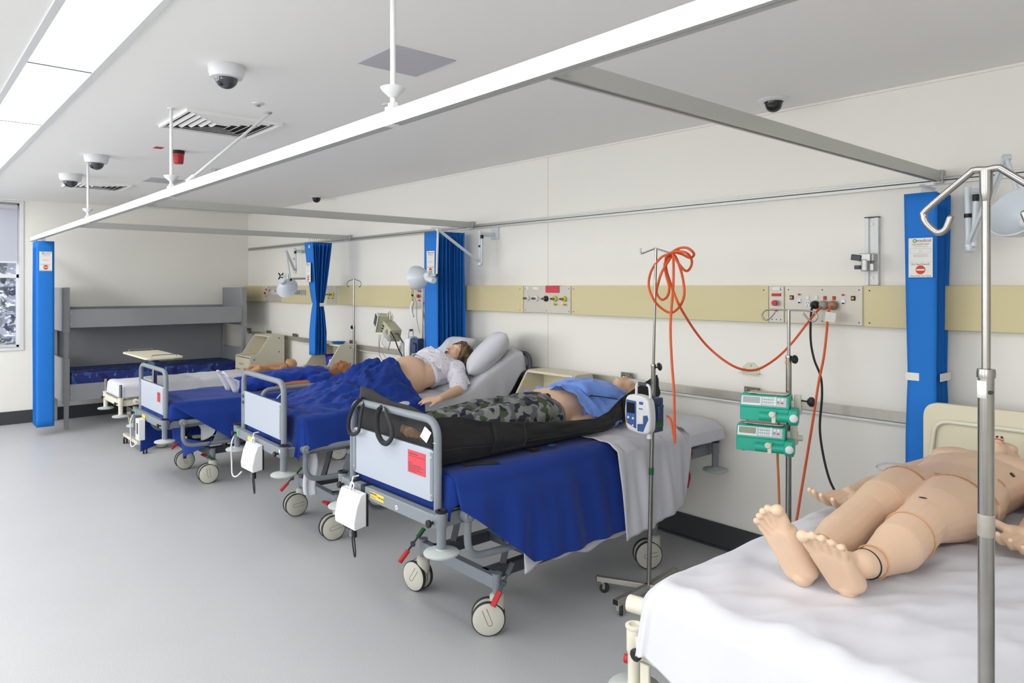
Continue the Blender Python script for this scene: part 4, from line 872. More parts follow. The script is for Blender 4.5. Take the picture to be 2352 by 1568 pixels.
# middle stand with the green pumps
yM = 3.2; tM = PY(1812, 712, yM); bM = V((tM.x-.003, yM, .06))
def loopM(s): return spline([tM, tM+V((s*.09, 0, 0)), tM+V((s*.125, 0, -.008)), tM+V((s*.137, 0, -.03)), tM+V((s*.118, 0, -.05)), tM+V((s*.095, 0, -.04)), tM+V((s*.07, 0, -.012))], 5)
jM = PY(1812, 818, yM).z
sM, qM = pole('steel drip stand carrying two green syringe pumps', tM, bM, (jM-.06)/(tM.z-.06), .0075, .013, [(.004, loopM(1)), (.004, loopM(-1))], (.3, [.3, 1.7, 3.0, 4.2, 5.4], .075), knob=(1, -.2, .1))
part('orange_dot', MB().ell((bM.x-.004, yM-.012, jM-.03), (.007, .003, .007)), m_amber, sM)
# far stand beside the brown manikin
yC = 3.60; tC = PY(813, 640, yC); bC = V((tC.x, yC, .06))
def loopC(s): return spline([tC, tC+V((s*.07, 0, -.016)), tC+V((s*.13, 0, -.03)), tC+V((s*.147, 0, -.06)), tC+V((s*.12, 0, -.085)), tC+V((s*.10, 0, -.075))], 5)
pole('slender steel drip stand behind the brown manikin', tC, bC, .70, .007, .0125, [(.0035, loopC(1)), (.0035, loopC(-1))], (.17, [.3, 1.7, 3.0, 4.2, 5.4], .075), knob=(-1, 0, 0))
# stand with pump and handset behind the pregnant manikin
yB = 3.50; tB = PY(971, 646, yB); bB = V((tB.x, yB, .06))
P1 = spline([tB, tB+V((-.06, 0, .0)), tB+V((-.085, 0, -.01)), tB+V((-.082, 0, -.03)), tB+V((-.06, 0, -.028)), tB+V((-.045, 0, -.012))], 5)
sB, qB = pole('drip stand behind the pregnant manikin with a blue pump', tB, bB, .55, .006, .0115, [(.004, P1)], (.26, [.5, 1.9, 3.2, 4.4, 5.6], .075), knob=(1, 0, .0))
# ------------------------------------------------------------------ pumps
def syringe(label, c, rz, lcd, knobR):
    t = thing('syringe_pump', label, 'syringe pump', c, rz, 'green syringe pumps on the middle stand')
    W = .118
    P = [(-.055, .062), (-.075, .01), (-.07, .004), (-.07, -.055), (.05, -.055), (.05, .062)]
    part('case', MB().prism([V((0, a, b2)) for a, b2 in P], lambda p, a: V((a, p.y, p.z)), -W, W-.02), m_teal, t, bev=.004)
    F = Matrix.Translation(V((-.012, -.0658, .036))) @ Matrix.Rotation(PI/2-.365, 4, 'X')
    pn = part('front_panel', MB().bb((-.1, -.021, 0), (.098, .022, .0012)).xf(F), m_lavp, t)
    part('screen_frame', MB().bb((-.098, -.020, .001), (-.012, .021, .0022)).xf(F), m_white, pn); part('screen', MB().bb((-.093, -.011, .002), (-.017, .018, .003)).xf(F), lcd, pn)
    ks = MB()
    for r_ in range(3):
        for k in range(5): ks.bb((-.005+k*.0095, -.014+r_*.0135, .001), (.002+k*.0095, -.006+r_*.0135, .003))
        ks.bb((.044, -.016+r_*.0135, .001), (.054, -.004+r_*.0135, .003))
    ks.bb((.06, .008, .001), (.07, .018, .003)); ks.bb((.076, .008, .001), (.086, .018, .003)); part('keys', ks.xf(F), m_white, pn, kind='stuff')
    part('key_strips', MB().bb((-.006, .006, .001), (.04, .0095, .0018)).bb((-.006, -.0075, .001), (.04, -.004, .0018)).bb((.058, -.004, .001), (.068, .003, .003)).xf(F), m_teal, pn); part('stop_key', MB().bb((.074, -.006, .001), (.086, .0, .003)).xf(F), m_redp, pn)
    part('syringe_bed', MB().cyl((-.03, -.075, -.03), (W-.02, -.075, -.03), .019), m_teal, t)
    part('syringe_clamp', MB().box((.035, -.092, -.03), (.018, .01, .05)).lathe([(.013, 0), (.014, .008), (0, .009)], (.028, -.094, -.016), (0, -1, 0), 18), m_offw, t, bev=.002)
    part('drive_head', MB().prism([V((0, a, b2)) for a, b2 in [(-.10, -.015), (-.085, .008), (-.02, .012), (-.005, -.02), (-.03, -.06), (-.08, -.062), (-.10, -.045)]], lambda p, a: V((a, p.y, p.z)), W-.02, W+.018), m_teal, t, bev=.005)
    part('drive_knob', MB().lathe([(.017, 0), (.018, .008), (.012, .012), (.0, .012)], (W+.002, -.10, -.025), (.25, -1, 0), 20), m_white, t)
    part('tray', MB().box((.0, .0, .068), (.17, .075, .003)).box((.01, .005, .064), (.12, .05, .006)), m_brush, t)
    part('handle_clip', MB().bb((W-.018, -.02, -.01), (W-.006, .01, .04)), m_offw, t)
    part('pole_clamp', MB().bb((W-.012, .03, -.01), (W+.018, .06, .06)).bb((W+.005, .035, -.03), (W+.02, .075, .03)), m_offw, t, bev=.003)
    part('foot', MB().cyl((-.09, -.04, -.062), (-.09, -.04, -.054), .007), m_teal, t)
    if knobR: part('clamp_knob', MB().cyl((W+.015, .05, .035), (W+.05, .045, .032), .004).lathe([(.012, 0), (.022, .01), (.023, .025), (.016, .03)], (W+.045, .045, .032), (1, -.1, 0), 8), m_black, t)
    else: part('clamp_screw', MB().cyl((W+.015, .06, -.0), (W+.04, .06, 0), .014), m_offw, t)
    return t
c = PY(1766, 935, 3.10); syringe('upper green syringe pump on the middle drip stand', (c.x+.0, 3.10, c.z), .35, m_lcd2, True)
c = PY(1757, 1004, 3.10); syringe('lower green syringe pump on the middle drip stand', (c.x, 3.10, c.z), .35, m_lcd, False)
def infusion(label, c, rz=0):
    t = thing('infusion_pump', label, 'infusion pump', c, rz, 'blue and white infusion pumps')
    P = fillet([V((-.075, 0, -.085)), V((-.085, 0, .0)), V((-.075, 0, .088)), V((.0, 0, .095)), V((.062, 0, .082)), V((.075, 0, 0)), V((.07, 0, -.095)), V((0, 0, -.10))], .03, 5, True)
    part('front_case', MB().prism(P, lambda p, a: V((p.x, a, p.z)), -.055, -.0), m_white, t, bev=.010, seg=3)
    part('rear_case', MB().bb((-.05, 0, -.095), (.062, .075, .075)).bb((.05, .02, -.04), (.075, .06, .04)).bb((.07, .03, .03), (.085, .05, .045)), m_navy, t, bev=.006)
    part('green_port', MB().bb((.055, .005, -.07), (.0665, .07, -.035)), m_grn, t, bev=.003)
    q = part('key_panel', MB().prism(fillet([V((-.07, 0, -.05)), V((-.07, 0, .065)), V((-.008, 0, .062)), V((-.008, 0, -.075))], .006, 3, True), lambda p, a: V((p.x, a, p.z)), -.057, -.054), m_pblue, t)
    part('screen', MB().bb((-.065, -.058, .0), (-.016, -.0565, .052)), m_scr, q)
    def keys(m, L_, nm='key'):
        kb = MB()
        for (x, z, r_) in L_: kb.lathe([(r_, 0), (r_*.9, .0025), (0, .003)], (x, -.057, z), (0, -1, 0), 14)
        part(nm, kb, m, q)
    keys(mat_k, [(-.058, -.009, .0055), (-.041, -.009, .0055), (-.024, -.009, .0055), (-.037, -.036, .004), (-.021, -.038, .004), (-.037, -.047, .004), (-.021, -.049, .004)], 'blue_keys')
    keys(m_white, [(-.056, -.023, .007), (-.027, -.025, .007), (-.028, -.060, .005)], 'white_keys'); keys(mat_kg, [(-.059, -.037, .005)], 'green_key'); keys(m_amber if 0 else mat_stop, [(-.059, -.049, .006)], 'red_key')
    part('door_latch', MB().prism([V((.0, 0, -.085)), V((.0, 0, -.05)), V((.035, 0, -.045)), V((.035, 0, -.005)), V((.06, 0, 0)), V((.066, 0, -.02)), V((.055, 0, -.04)), V((.045, 0, -.06)), V((.035, 0, -.085))], lambda p, a: V((p.x, a, p.z)), -.059, -.052), m_pblue, t, bev=.003)
    part('brand_label', MB().bb((.01, -.0565, .048), (.034, -.055, .062)), m_inkb, t); part('small_label', MB().bb((.008, -.0565, -.038), (.03, -.055, -.005)), m_tag, t); text('alaris' if 0 else 'ipump', .009, face((.02, -.0562, .028)), m_ink, t, 'lettering')
    part('handle', MB().tube(fillet([(-.03, -.025, .085), (-.03, -.025, .145), (.05, -.025, .145), (.056, -.025, .08)], .02), .007, 10), m_white, t)
    part('handle_grip', MB().tube([(-.015, -.025, .146), (.035, -.025, .145)], .0095, 12), m_greyd, t)
    part('spigot', MB().lathe([(.014, 0), (.011, .025)], (.045, -.02, -.12), (0, 0, 1), 16), m_white, t)
    return t
mat_k = mat('key_blue', (84, 122, 206), .4); mat_kg = mat('key_green', (40, 160, 84), .4)
c = PY(1480, 948, 2.86); infusion('white and blue infusion pump on the stand with the orange cable', (c.x, 2.86, c.z+.002), 0.02)
c = PY(943, 797, 3.38); infusion('blue backed infusion pump behind the pregnant manikin', (c.x+.02, 3.40, c.z), -1.1)
c = PY(941, 805, 3.45); t = thing('pump_bracket', 'grey vertical mounting post beside the far infusion pump', 'bracket', (c.x-.10, 3.45, .66), world=True)
p_ = PY(927, 800, 3.40); part('post', MB().bb((p_.x-.025, 3.38, .0), (p_.x+.025, 3.42, 1.10)), m_alud, t, bev=.004); part('joint', MB().bb((p_.x-.04, 3.37, .90), (p_.x+.04, 3.43, .95)), m_greyd, t, bev=.004)
# patient monitor
c = PY(893, 753, 3.42); t = thing('patient_monitor', 'tilted cream patient monitor with a dark screen and white hooks', 'monitor', (c.x, c.y, c.z), world=True)
Rm = Matrix.Translation(c) @ Matrix.Rotation(.35, 4, 'Y') @ Matrix.Rotation(-.2, 4, 'Z')
part('front_case', MB().box((-.12, -.01, .0), (.07, .14, .17)).xf(Rm), mat('sage_plastic', (196, 194, 164), .5), t, bev=.008)
part('rear_case', MB().box((.02, .02, -.02), (.22, .11, .115)).xf(Rm), MATS['sage_plastic'], t, bev=.006)
part('face_plate', MB().box((-.13, -.083, .0), (.11, .006, .16), (0, 0, -.1)).xf(Rm), m_white, t, bev=.003)
part('screen', MB().box((-.135, -.088, .02), (.08, .004, .095), (0, 0, -.1)).xf(Rm), m_scr if 0 else m_greyd, t)
for x in (-.075, -.01): part('hook', MB().tube(spline([(x, 0, .08), (x-.005, 0, .115), (x+.02, 0, .135), (x+.05, 0, .12), (x+.05, 0, .10)], 5), .008, 8).xf(Rm), m_offw, t)
pt = MB()
for (x, z) in ((-.055, .0), (-.04, -.025), (-.06, -.03), (-.03, .0), (-.055, -.055)): pt.lathe([(.008, 0), (.007, .006), (0, .006)], (x, -.037, z), (0, -1, 0), 12)
part('ports', pt.xf(Rm), m_black, t); part('speaker', MB().lathe([(.028, 0), (.027, .002), (0, .002)], (.06, -.036, -.015), (0, -1, 0), 20).xf(Rm), m_clg, t)
part('arm', MB().tube([Rm @ V((.13, .02, .0)), Rm @ V((.18, .02, .02)), V((p_.x, 3.40, 1.09))], .008, 8), m_greyd, t)
q_ = c; cords = MB()
def cord(name, label, pts, r, m, cat='cable', grp=None, par=None):
    P = spline(pts, 8)
    if par: return part(name, MB().tube(P, r, 8), m, par)
    return solo(name, MB().tube(P, r, 8), m, label, cat, grp)
cord('cable', None, [PY(897, 762, 3.35), PY(905, 775, 3.34), PY(915, 800, 3.34), PY(925, 820, 3.34), PY(934, 832, 3.36)], .006, m_bcab, par=t)
cord('tube', None, [PY(871, 768, 3.38), PY(870, 790, 3.36), PY(872, 815, 3.34), PY(880, 830, 3.32)], .003, m_gcab, par=t); cord('tube', None, [PY(875, 768, 3.38), PY(872, 795, 3.36), PY(882, 815, 3.34), PY(893, 830, 3.32)], .003, m_gcab, par=t)
cb_ = PY(888, 782, 3.36); part('clear_pouch', MB().box(cb_, (.12, .01, .13), (0, .45, 0)), m_clear, t)
# handset hanging
c = PY(947, 650, 3.48); t = thing('call_handset', 'white call handset hanging on a cord from the drip stand hook', 'handset', (c.x, c.y, PY(948, 728, 3.48).z), world=True)
P = spline([PY(950, 692, 3.46), PY(945, 705, 3.46), PY(946, 718, 3.46), PY(950, 727, 3.46)], 5); part('body', MB().tube(P, [.009, .012, .014, .015, .015, .015, .015, .014, .014, .013, .012, .011, .011, .010, .009, .008], 10), m_white, t)
part('cord', MB().tube([PY(947, 652, 3.48), PY(946, 675, 3.47), PY(948, 692, 3.46)], .003, 6).tube([PY(948, 652, 3.48), PY(950, 675, 3.47), PY(949, 692, 3.46)], .003, 6).tube(spline([PY(951, 680, 3.46), PY(957, 700, 3.46), PY(957, 730, 3.44), PY(964, 765, 3.42)], 6), .0025, 6), m_gcab, t); part('slider', MB().ell(PY(947, 678, 3.465), .010), m_black, t)
# basket with black gear behind belly
c = PZ(882, 852, .80); c = PY(885, 855, 3.30); t = thing('wire_basket', 'wire basket of black cuffs behind the pregnant belly', 'basket', (c.x, c.y, c.z-.08))
g = MB()
for z in (-.05, 0, .05): g.tube(fillet([(-.12, -.09, z), (.12, -.09, z), (.12, .09, z), (-.12, .09, z)], .02, 3, True), .003, 6, closed=True)
for k in range(7):
    x = -.105+.035*k; g.tube([(x, -.09, .05), (x, -.09, -.05), (x, .09, -.05), (x, .09, .05)], .0025, 5)
part('wires', g, m_steel, t); part('stem', MB().cyl((0, 0, -.05), (0, 0, -(c.z-.08)), .015), m_steel, t)
e = MB()
for k in range(9): e.cap((random.uniform(-.09, .05), random.uniform(-.06, .06), random.uniform(.03, .07)), (random.uniform(-.05, .12), random.uniform(-.06, .06), random.uniform(.05, .09)), .022, .018)
o = organic('black_cuffs', e.xf(Matrix.Translation((c.x, c.y, c.z-.08))), m_black, None, .008, 3, wr=.004, wf=30); o['label'] = 'black monitoring cuffs piled in the wire basket behind the belly'; o['category'] = 'cuffs'
# ------------------------------------------------------------------ cables
coil = [(1545, 583), (1520, 590), (1497, 620), (1490, 655), (1500, 685), (1516, 705), (1540, 718), (1560, 705), (1571, 680), (1570, 650), (1562, 615), (1548, 585), (1535, 600), (1520, 625), (1512, 650), (1508, 672), (1520, 688), (1533, 680), (1537, 660), (1530, 630), (1527, 605), (1540, 583), (1560, 570), (1580, 570), (1594, 583), (1585, 592), (1565, 583), (1545, 580), (1555, 600), (1575, 622), (1587, 612), (1588, 595), (1575, 580), (1548, 578), (1530, 590), (1531, 620), (1540, 650), (1555, 690), (1572, 722), (1600, 765), (1630, 800), (1670, 832), (1705, 848), (1740, 848), (1780, 825), (1815, 792), (1850, 748), (1870, 722), (1885, 706)]
P = []
for k, (x, y) in enumerate(coil):
    u = max(0, (k-37)/11); P.append(PY(x, y, (2.87+.035*sin(k*1.3))*(1-u)+3.725*u))
cord('orange_cable', 'orange extension cable coiled on the drip stand and looping to the wall panel', P, .0062, m_oran)
P = [PY(x, y, 2.86) for x, y in ((1546, 582), (1547, 620), (1546, 665), (1542, 710), (1540, 760), (1543, 830), (1548, 900), (1549, 960), (1550, 1018))]
cord('orange_cable', 'orange cable end hanging straight down beside the white pump', P, .0062, m_oran, grp=None)
cord('pump_lead', 'short orange lead curving out of the white pump', [PY(1532, 955, 2.90), PY(1540, 962, 2.89), PY(1545, 985, 2.88), PY(1550, 1016, 2.87)], .0055, m_oran)
P = [PY(x, y, yy) for x, y, yy in ((1868, 699, 3.73), (1863, 720, 3.70), (1862, 780, 3.70), (1870, 825, 3.70), (1885, 865, 3.68), (1888, 910, 3.66), (1883, 980, 3.62), (1890, 1040, 3.6), (1905, 1100, 3.58), (1925, 1140, 3.56), (1945, 1175, 3.55))]
P += [V((P[-1].x+.03, 3.55, .4)), V((P[-1].x+.05, 3.56, .1))]; cord('black_cable', 'black power cable dropping from the wall panel behind the bed', P, .0062, m_bcab)
P = [PY(x, y, yy) for x, y, yy in ((1910, 702, 3.725), (1902, 720, 3.70), (1899, 760, 3.69), (1892, 820, 3.66), (1880, 880, 3.62), (1868, 960, 3.56), (1855, 1040, 3.5), (1840, 1130, 3.45), (1828, 1200, 3.4))]
P += [V((P[-1].x-.02, 3.36, .3)), V((P[-1].x-.0, 3.3, .05))]; cord('orange_cable', 'straight orange cable with a paper tag dropping from the wall panel', P, .0062, m_oran)
c = PY(1907, 728, 3.68); solo('cable_tag', MB().box(c, (.05, .002, .05), (0, .15, .4)), m_tag, 'white and red paper tag wrapped round the orange cable', 'tag')
part('tag_print', MB().box((-.004, -.0015, .025), (.028, .001, .036), (0, .15, .4)), m_redp, bpy.data.objects['cable_tag'])
P = [PY(x, y, 3.13) for x, y in ((1789, 962), (1788, 1000), (1786, 1045), (1788, 1100), (1790, 1160), (1792, 1200))]+[V((PY(1790, 1160, 3.13).x, 3.13, .2))]
cord('amber_tube', 'amber lead hanging below the green syringe pumps', P, .0055, m_oran2)
P = [PY(x, y, yy) for x, y, yy in ((977, 690, 3.74), (972, 700, 3.70), (972, 715, 3.68), (976, 740, 3.62), (979, 760, 3.6))]
cord('orange_cable', 'short orange cable beside the wide blue curtain', P, .006, m_oran)
# ================================================================== cloth
def drape(x0, x1, y0, y1, zt, hang, R=.035, top=None, nx=90, ny=110, fold=.02, ff=7, seed=0, wr=.004, wf=5, amax=None, flare=.10):
    """cloth lying on the box top (x0..x1, y0..y1 at zt) and falling over its four sides.
    hang(cx, cy, side) -> drop below the top; sides 'L','R','F','B'. returns a grid builder"""
    H = {s: max(hang(cx, cy, s) for cx in (x0, (x0+x1)/2, x1) for cy in (y0, (y0+y1)/2, y1)) for s in 'LRFB'}
    A0, A1, B0, B1 = x0-H['L'], x1+H['R'], y0-H['F'], y1+H['B']
    def ease(lo, a, b_, hi, u):      # put more samples where the cloth bends
        return lo+(hi-lo)*u
    x0 += .65*R; x1 -= .65*R; y0 += .65*R; y1 -= .65*R
    def fn(u, v):
        px, py = A0+(A1-A0)*u, B0+(B1-B0)*v
        cx, cy = min(max(px, x0), x1), min(max(py, y0), y1)
        dx, dy = px-cx, py-cy; side = None
        if dx < 0: dx *= hang(cx, cy, 'L')/max(H['L'], 1e-6)
        elif dx > 0: dx *= hang(cx, cy, 'R')/max(H['R'], 1e-6)
        if dy < 0: dy *= hang(cx, cy, 'F')/max(H['F'], 1e-6)
        elif dy > 0: dy *= hang(cx, cy, 'B')/max(H['B'], 1e-6)
        d = math.hypot(dx, dy)
        if abs(dx) > 1e-6 and abs(dy) > 1e-6: d = max(abs(dx), abs(dy))*(1+.18*min(abs(dx), abs(dy))/max(abs(dx), abs(dy)))
        n = V((dx, dy, 0)); n = n.normalized() if n.length > 1e-9 else V((0, 0, 0))
        ang = math.atan2(dy, dx) if d > 1e-6 else 0
        per = (cx+cy)*ff + ang*1.6
        if d < R*PI/2: a = d/R; out = R*sin(a); z = zt-R*(1-cos(a))
        else: q = d-R*PI/2; out = R+flare*q*.5; z = zt-R-q
        fa = min(1, d/.35)
        f_ = noise.noise(V((per, z*.9+seed, seed)))*1.0+.5*noise.noise(V((per*2.3, z*1.6, seed+5)))
        out += fold*fa*(f_+.55)
        P = V((cx, cy, z))+n*out
        tz = 0
        if d < .05:
            k = 1-d/.05
            w_ = ridge(V((px*wf+noise.noise(V((px*3, py*3, 9)))*.8, py*wf*.5, seed)))*.6+noise.noise(V((px*wf*2.2, py*wf*1.7, seed+3)))*.4+.3*ridge(V((px*wf*2.6-py*wf, py*wf*1.4, seed+7)))
            tz = wr*w_
            if top: tz += top(cx, cy)*1.0
            P.z += tz*(k if not top else 1)
        elif top: P.z += top(cx, cy)*max(0, 1-d/.15)
        return P
    return MB().grid(fn, nx, ny)
def sheet(name, mb, m, label, cat, th=.003, grp=None, parent=None, sub=0):
    if parent is not None: return part(name, mb, m, parent, solid=th, sharp=180, sub=sub)
    return solo(name, mb, m, label, cat, grp, solid=th, sharp=180, sub=sub)
def ls(a, b_, t): return a+(b_-a)*max(0, min(1, t))
def sst(t): t = max(0, min(1, t)); return t*t*(3-2*t)
# ---------------- foreground bed sheet
def hE(cx, cy, s):
    if s == 'F': return ls(.155, .42, (cx+1.185)/.6)
    if s == 'L': return ls(.16, .26, (cy-1.5)/.5)
    if s == 'R': return .4
    return .02
sheet('bed_sheet', drape(-1.185, -.39, 1.515, 3.46, .80, hE, R=.05, nx=150, ny=190, fold=.05, ff=4, seed=1, wr=.028, wf=4.2, flare=.18), m_sheet, 'rumpled white sheet covering the foreground bed', 'bed sheet')
# ---------------- bed A: tucked blanket + flap
def tuck(x0, x1, y0, y1, zt, dL, dR, dF, seed, **k):
    return drape(x0, x1, y0, y1, zt, lambda cx, cy, s: {'L': dL, 'R': dR, 'F': dF, 'B': .0}[s], seed=seed, **k)
bl = tuck(-3.20, -2.425, 1.79, 2.80, .80, .12, .12, .165, 3, nx=80, ny=90, fold=.01, wr=.004, wf=4)
def flapA(u, v):
    # u: along bed, v: 0 at the top edge .. 1 hem
    yf = 1.79+.38*max(0, (v-.30)/.70)**.95; yh = 2.80+.0*v
    y = yf+(yh-yf)*u; dep = .428; z = .797-dep*v
    out = .012+.030*sst(v*3)+.045*v; fo = noise.noise(V((y*7, z*1.2, 4)))+.5*noise.noise(V((y*15, z*2, 9)))
    x = -2.415+out+.034*fo*min(1, v*2)+.02*v
    if v < .12: k = v/.12; x = -2.47+(x+2.47)*sin(k*PI/2); z = .803-dep*v*(1-cos(k*PI/2))*1.0
    return V((x, y, z))
f2 = MB().grid(flapA, 60, 60); bl.add(f2.v, f2.f)
sheet('blanket', bl, m_blue, 'royal blue blanket with a long flap hanging off the nearest grey bed', 'blanket')
def flapW(u, v):
    yf = 2.14+.0*v; yh = 2.92; y = yf+(yh-yf)*u; dep = .462+.010*sin(y*30)+.01*sin(y*13); z = .79-dep*v
    x = -2.435+.02+.03*sst(v*3)+.03*v+.02*noise.noise(V((y*9, z, 14)))*min(1, v*2)
    return V((x, y, z))
sheet('under_sheet', MB().grid(flapW, 60, 40), m_sheet, 'white sheet hem showing below the blue blanket flap', 'bed sheet')
def headA(u, v):   # white sheet over the head half, v from left edge across to right hem
    y = 2.73+(3.68-2.73)*u; 
    hem = .50*(1-sst((u-.35)/.62))+.10 if u < .97 else .10
    hem = ls(.50, .41, u/.59) if u < .59 else ls(.41, .12, (u-.59)/.06)
    top_w = .81; L_ = .14+top_w+hem; s = v*L_
    wv = .007*ridge(V((y*6, s*8, 1)))+.004*noise.noise(V((y*17, s*15, 1)))
    if s < .14: return V((-3.225, y, .80-(.14-s)))
    if s < .14+top_w: x = -3.215+(s-.14); return V((x, y, .808+wv))
    q = s-.14-top_w; R = .03
    if q < R*PI/2: a = q/R; return V((-2.405+R*1.9*sin(a)-.0, y, .808-R*(1-cos(a))+wv))
    q2 = q-R*PI/2; fo = noise.noise(V((y*8, q2, 21)))+.5*noise.noise(V((y*19, q2*2, 8)))
    return V((-2.325+.05*q2+.034*fo*min(1, q2*5)+.01, y+.10*q2*(1-u), .778-q2))
sheet('bed_sheet', MB().grid(headA, 80, 110), m_sheet, 'white sheet hanging over the head half of the nearest grey bed', 'bed sheet')
# ---------------- bed C blanket
bl = tuck(-6.66, -5.90, 1.655, 3.0, .68, .10, .12, .16, 7, nx=70, ny=90, fold=.015, wr=.008, wf=4)
def flapC(u, v):
    yf = 1.66+.46*v; yh = 2.75; y = yf+(yh-yf)*u; z = .672-.33*v
    return V((-5.89+.015+.035*sst(v*3)+.02*noise.noise(V((y*8, z*2, 2)))*min(1, v*2)+.03*v, y, z))
g = MB().grid(flapC, 40, 30); bl.add(g.v, g.f)
def flapCL(u, v):
    y = 1.64+(2.45-1.64)*u; z = .672-(.50-.08*sin(u*3))*v
    return V((-6.68-.02-.03*v+.02*noise.noise(V((y*7, z*2, 12)))*v, y, z))
g = MB().grid(flapCL, 40, 30); bl.add(g.v, g.f)
def swagC(u, v):   # swag under the foot end, seen between the beds
    x = -6.62+.9*u; zt_ = .40-.06*u; zb = .14+.22*abs(u-.3)**1.3*2
    return V((x, 1.86+.05*sin(u*9)+.02*v, zt_+(zb-zt_)*v))
g = MB().grid(swagC, 30, 16); bl.add(g.v, g.f)
sheet('blanket', bl, m_blue, 'royal blue blanket over the low grey bed, trailing below its frame', 'blanket')
def whC(u, v): x = -6.35+.42*u; return V((x, 1.98+.03*sin(u*8), .50-.17*sin(PI*u)**.5*v-.01*v))
sheet('draw_sheet', MB().grid(whC, 30, 16), m_sheet, 'white sheet sagging under the side rail of the low grey bed', 'bed sheet')
# ---------------- bed D sheet
sheet('bed_sheet', drape(-8.18, -7.62, 1.70, 3.5, .642, lambda cx, cy, s: {'L': .12, 'R': .12, 'F': .12, 'B': .02}[s], R=.03, nx=60, ny=90, fold=.015, seed=11, wr=.010, wf=5), m_sheet, 'white fitted sheet on the cream bed beside the bunk', 'bed sheet')
# ---------------- bed B: blanket over legs
def bump(v, s): return math.exp(-(v/s)**2)
def legsB(x, y):
    dx1, dx2 = x+4.56, x+4.34; k = sst((y-1.95)/.5)*(1-sst((y-3.0)/.1)); kh = sst((y-2.35)/.35)
    h = max(bump(dx1, .15), bump(dx2, .15))*(.095*k+.05*kh)+.06*kh*bump(x+4.45, .28)
    h += .034*ridge(V((x*3.5+y*1.3+noise.noise(V((x*3, y*3, 0))), y*4.1-x*3, 3)))*(.5+k)+.030*ridge(V((x*9+y*4, y*7-x*6, 8)))*(.3+k)+.013*ridge(V((x*15-y*5, y*13+x*9, 18)))*(.4+k)+.006*noise.noise(V((x*20, y*20, 1)))
    edge = min(1, (x+4.86)/.1, (-4.04-x)/.1); return h*max(0, edge)+.0
def hB(cx, cy, s):
    if s == 'F': return .21+.02*sin(cx*17)
    if s == 'R': return ls(.20, .15, (cy-1.8)/1.0)+.02*sin(cy*12)
    if s == 'L': return .12
    return .0
def rot_edge(mb):  # the blanket's head edge runs diagonally over the hips
    for p in mb.v:
        k = sst((p.y-2.3)/.5)
        p.y += k*(-.055+(p.x+4.85)*.14)
    return mb
sheet('blanket', rot_edge(drape(-4.85, -4.05, 1.87, 2.72, .80, hB, top=legsB, nx=130, ny=140, fold=.045, ff=5, seed=5, wr=.004, flare=.25)), m_blue, 'crumpled royal blue blanket over the legs of the woman manikin', 'blanket')
def backrest(y): return .79 if y < 2.92 else .79+(y-2.92)*.52 if y < 3.0 else .83+(y-3.0)*.60
solo('backrest', MB().prism([V((0, 3.06, .765)), V((0, 3.58, 1.06)), V((0, 3.62, .985)), V((0, 3.1, .69))], lambda p, a: V((a, p.y, p.z)), -4.82, -4.08), m_sheet, 'raised backrest mattress section behind the woman manikin', 'mattress', bev=.02)
part('backrest_plate', MB().prism([V((0, 3.09, .685)), V((0, 3.64, .98)), V((0, 3.645, .965)), V((0, 3.095, .67))], lambda p, a: V((a, p.y, p.z)), -4.84, -4.06), m_offw, bpy.data.objects['backrest']).location = -bpy.data.objects['backrest'].location
part('backrest_strut', MB().tube([(-4.10, 3.50, .92), (-4.14, 3.28, .66)], .012, 6), m_offw, bpy.data.objects['backrest']).location = -bpy.data.objects['backrest'].location
def shB(u, v):    # white sheet over backrest, v: across + right drop
    s = u*1.04; y = 2.62+s*.95
    pts = [(2.55, .80), (3.08, .808), (3.60, 1.09), (3.66, 1.085), (3.68, 1.02)]
    Ls = [math.dist(pts[i], pts[i+1]) for i in range(4)]; tt = u*sum(Ls); i = 0
    while i < 3 and tt > Ls[i]: tt -= Ls[i]; i += 1
    k = tt/Ls[i]; y = pts[i][0]+(pts[i+1][0]-pts[i][0])*k; z = pts[i][1]+(pts[i+1][1]-pts[i][1])*k
    dr = .16+.10*sst((u-.3)/.35)*(1-sst((u-.75)/.2)); Lx = .1+.78+dr; q = v*Lx
    wv = .010*ridge(V((y*5, q*6, 6)))+.006*noise.noise(V((y*14, q*11, 1)))
    if q < .1: return V((-4.845, y, z-(.1-q)))
    if q < .88: return V((-4.845+(q-.1), y, z+.012+wv))
    e_ = q-.88; R = .025
    if e_ < R*PI/2: a = e_/R; return V((-4.065+R*sin(a), y, z+.012-R*(1-cos(a))+wv))
    e_ -= R*PI/2; fo = noise.noise(V((y*9, e_*2, 31)))
    return V((-4.04+.03*fo*min(1, e_*8), y+e_*.25, z-.015-e_))
sheet('bed_sheet', MB().grid(shB, 90, 90), m_sheet, 'creased white sheet over the raised backrest of the middle bed', 'bed sheet')
def tail(u, v): 
    x = -4.10+.045*(u-.5)*(1-.25*v); y = 1.93+.065*(u-.5)+.03*v; z = .62-.30*v-.02*(1-abs(u-.5)*2)*v
    return V((x+.02*sin(v*4)+.012*sin(u*9), y+.01*sin(v*6), z))
sheet('sheet_tail', MB().grid(tail, 12, 24), m_sheet, 'loose white sheet tail hanging below the middle bed frame', 'bed sheet')
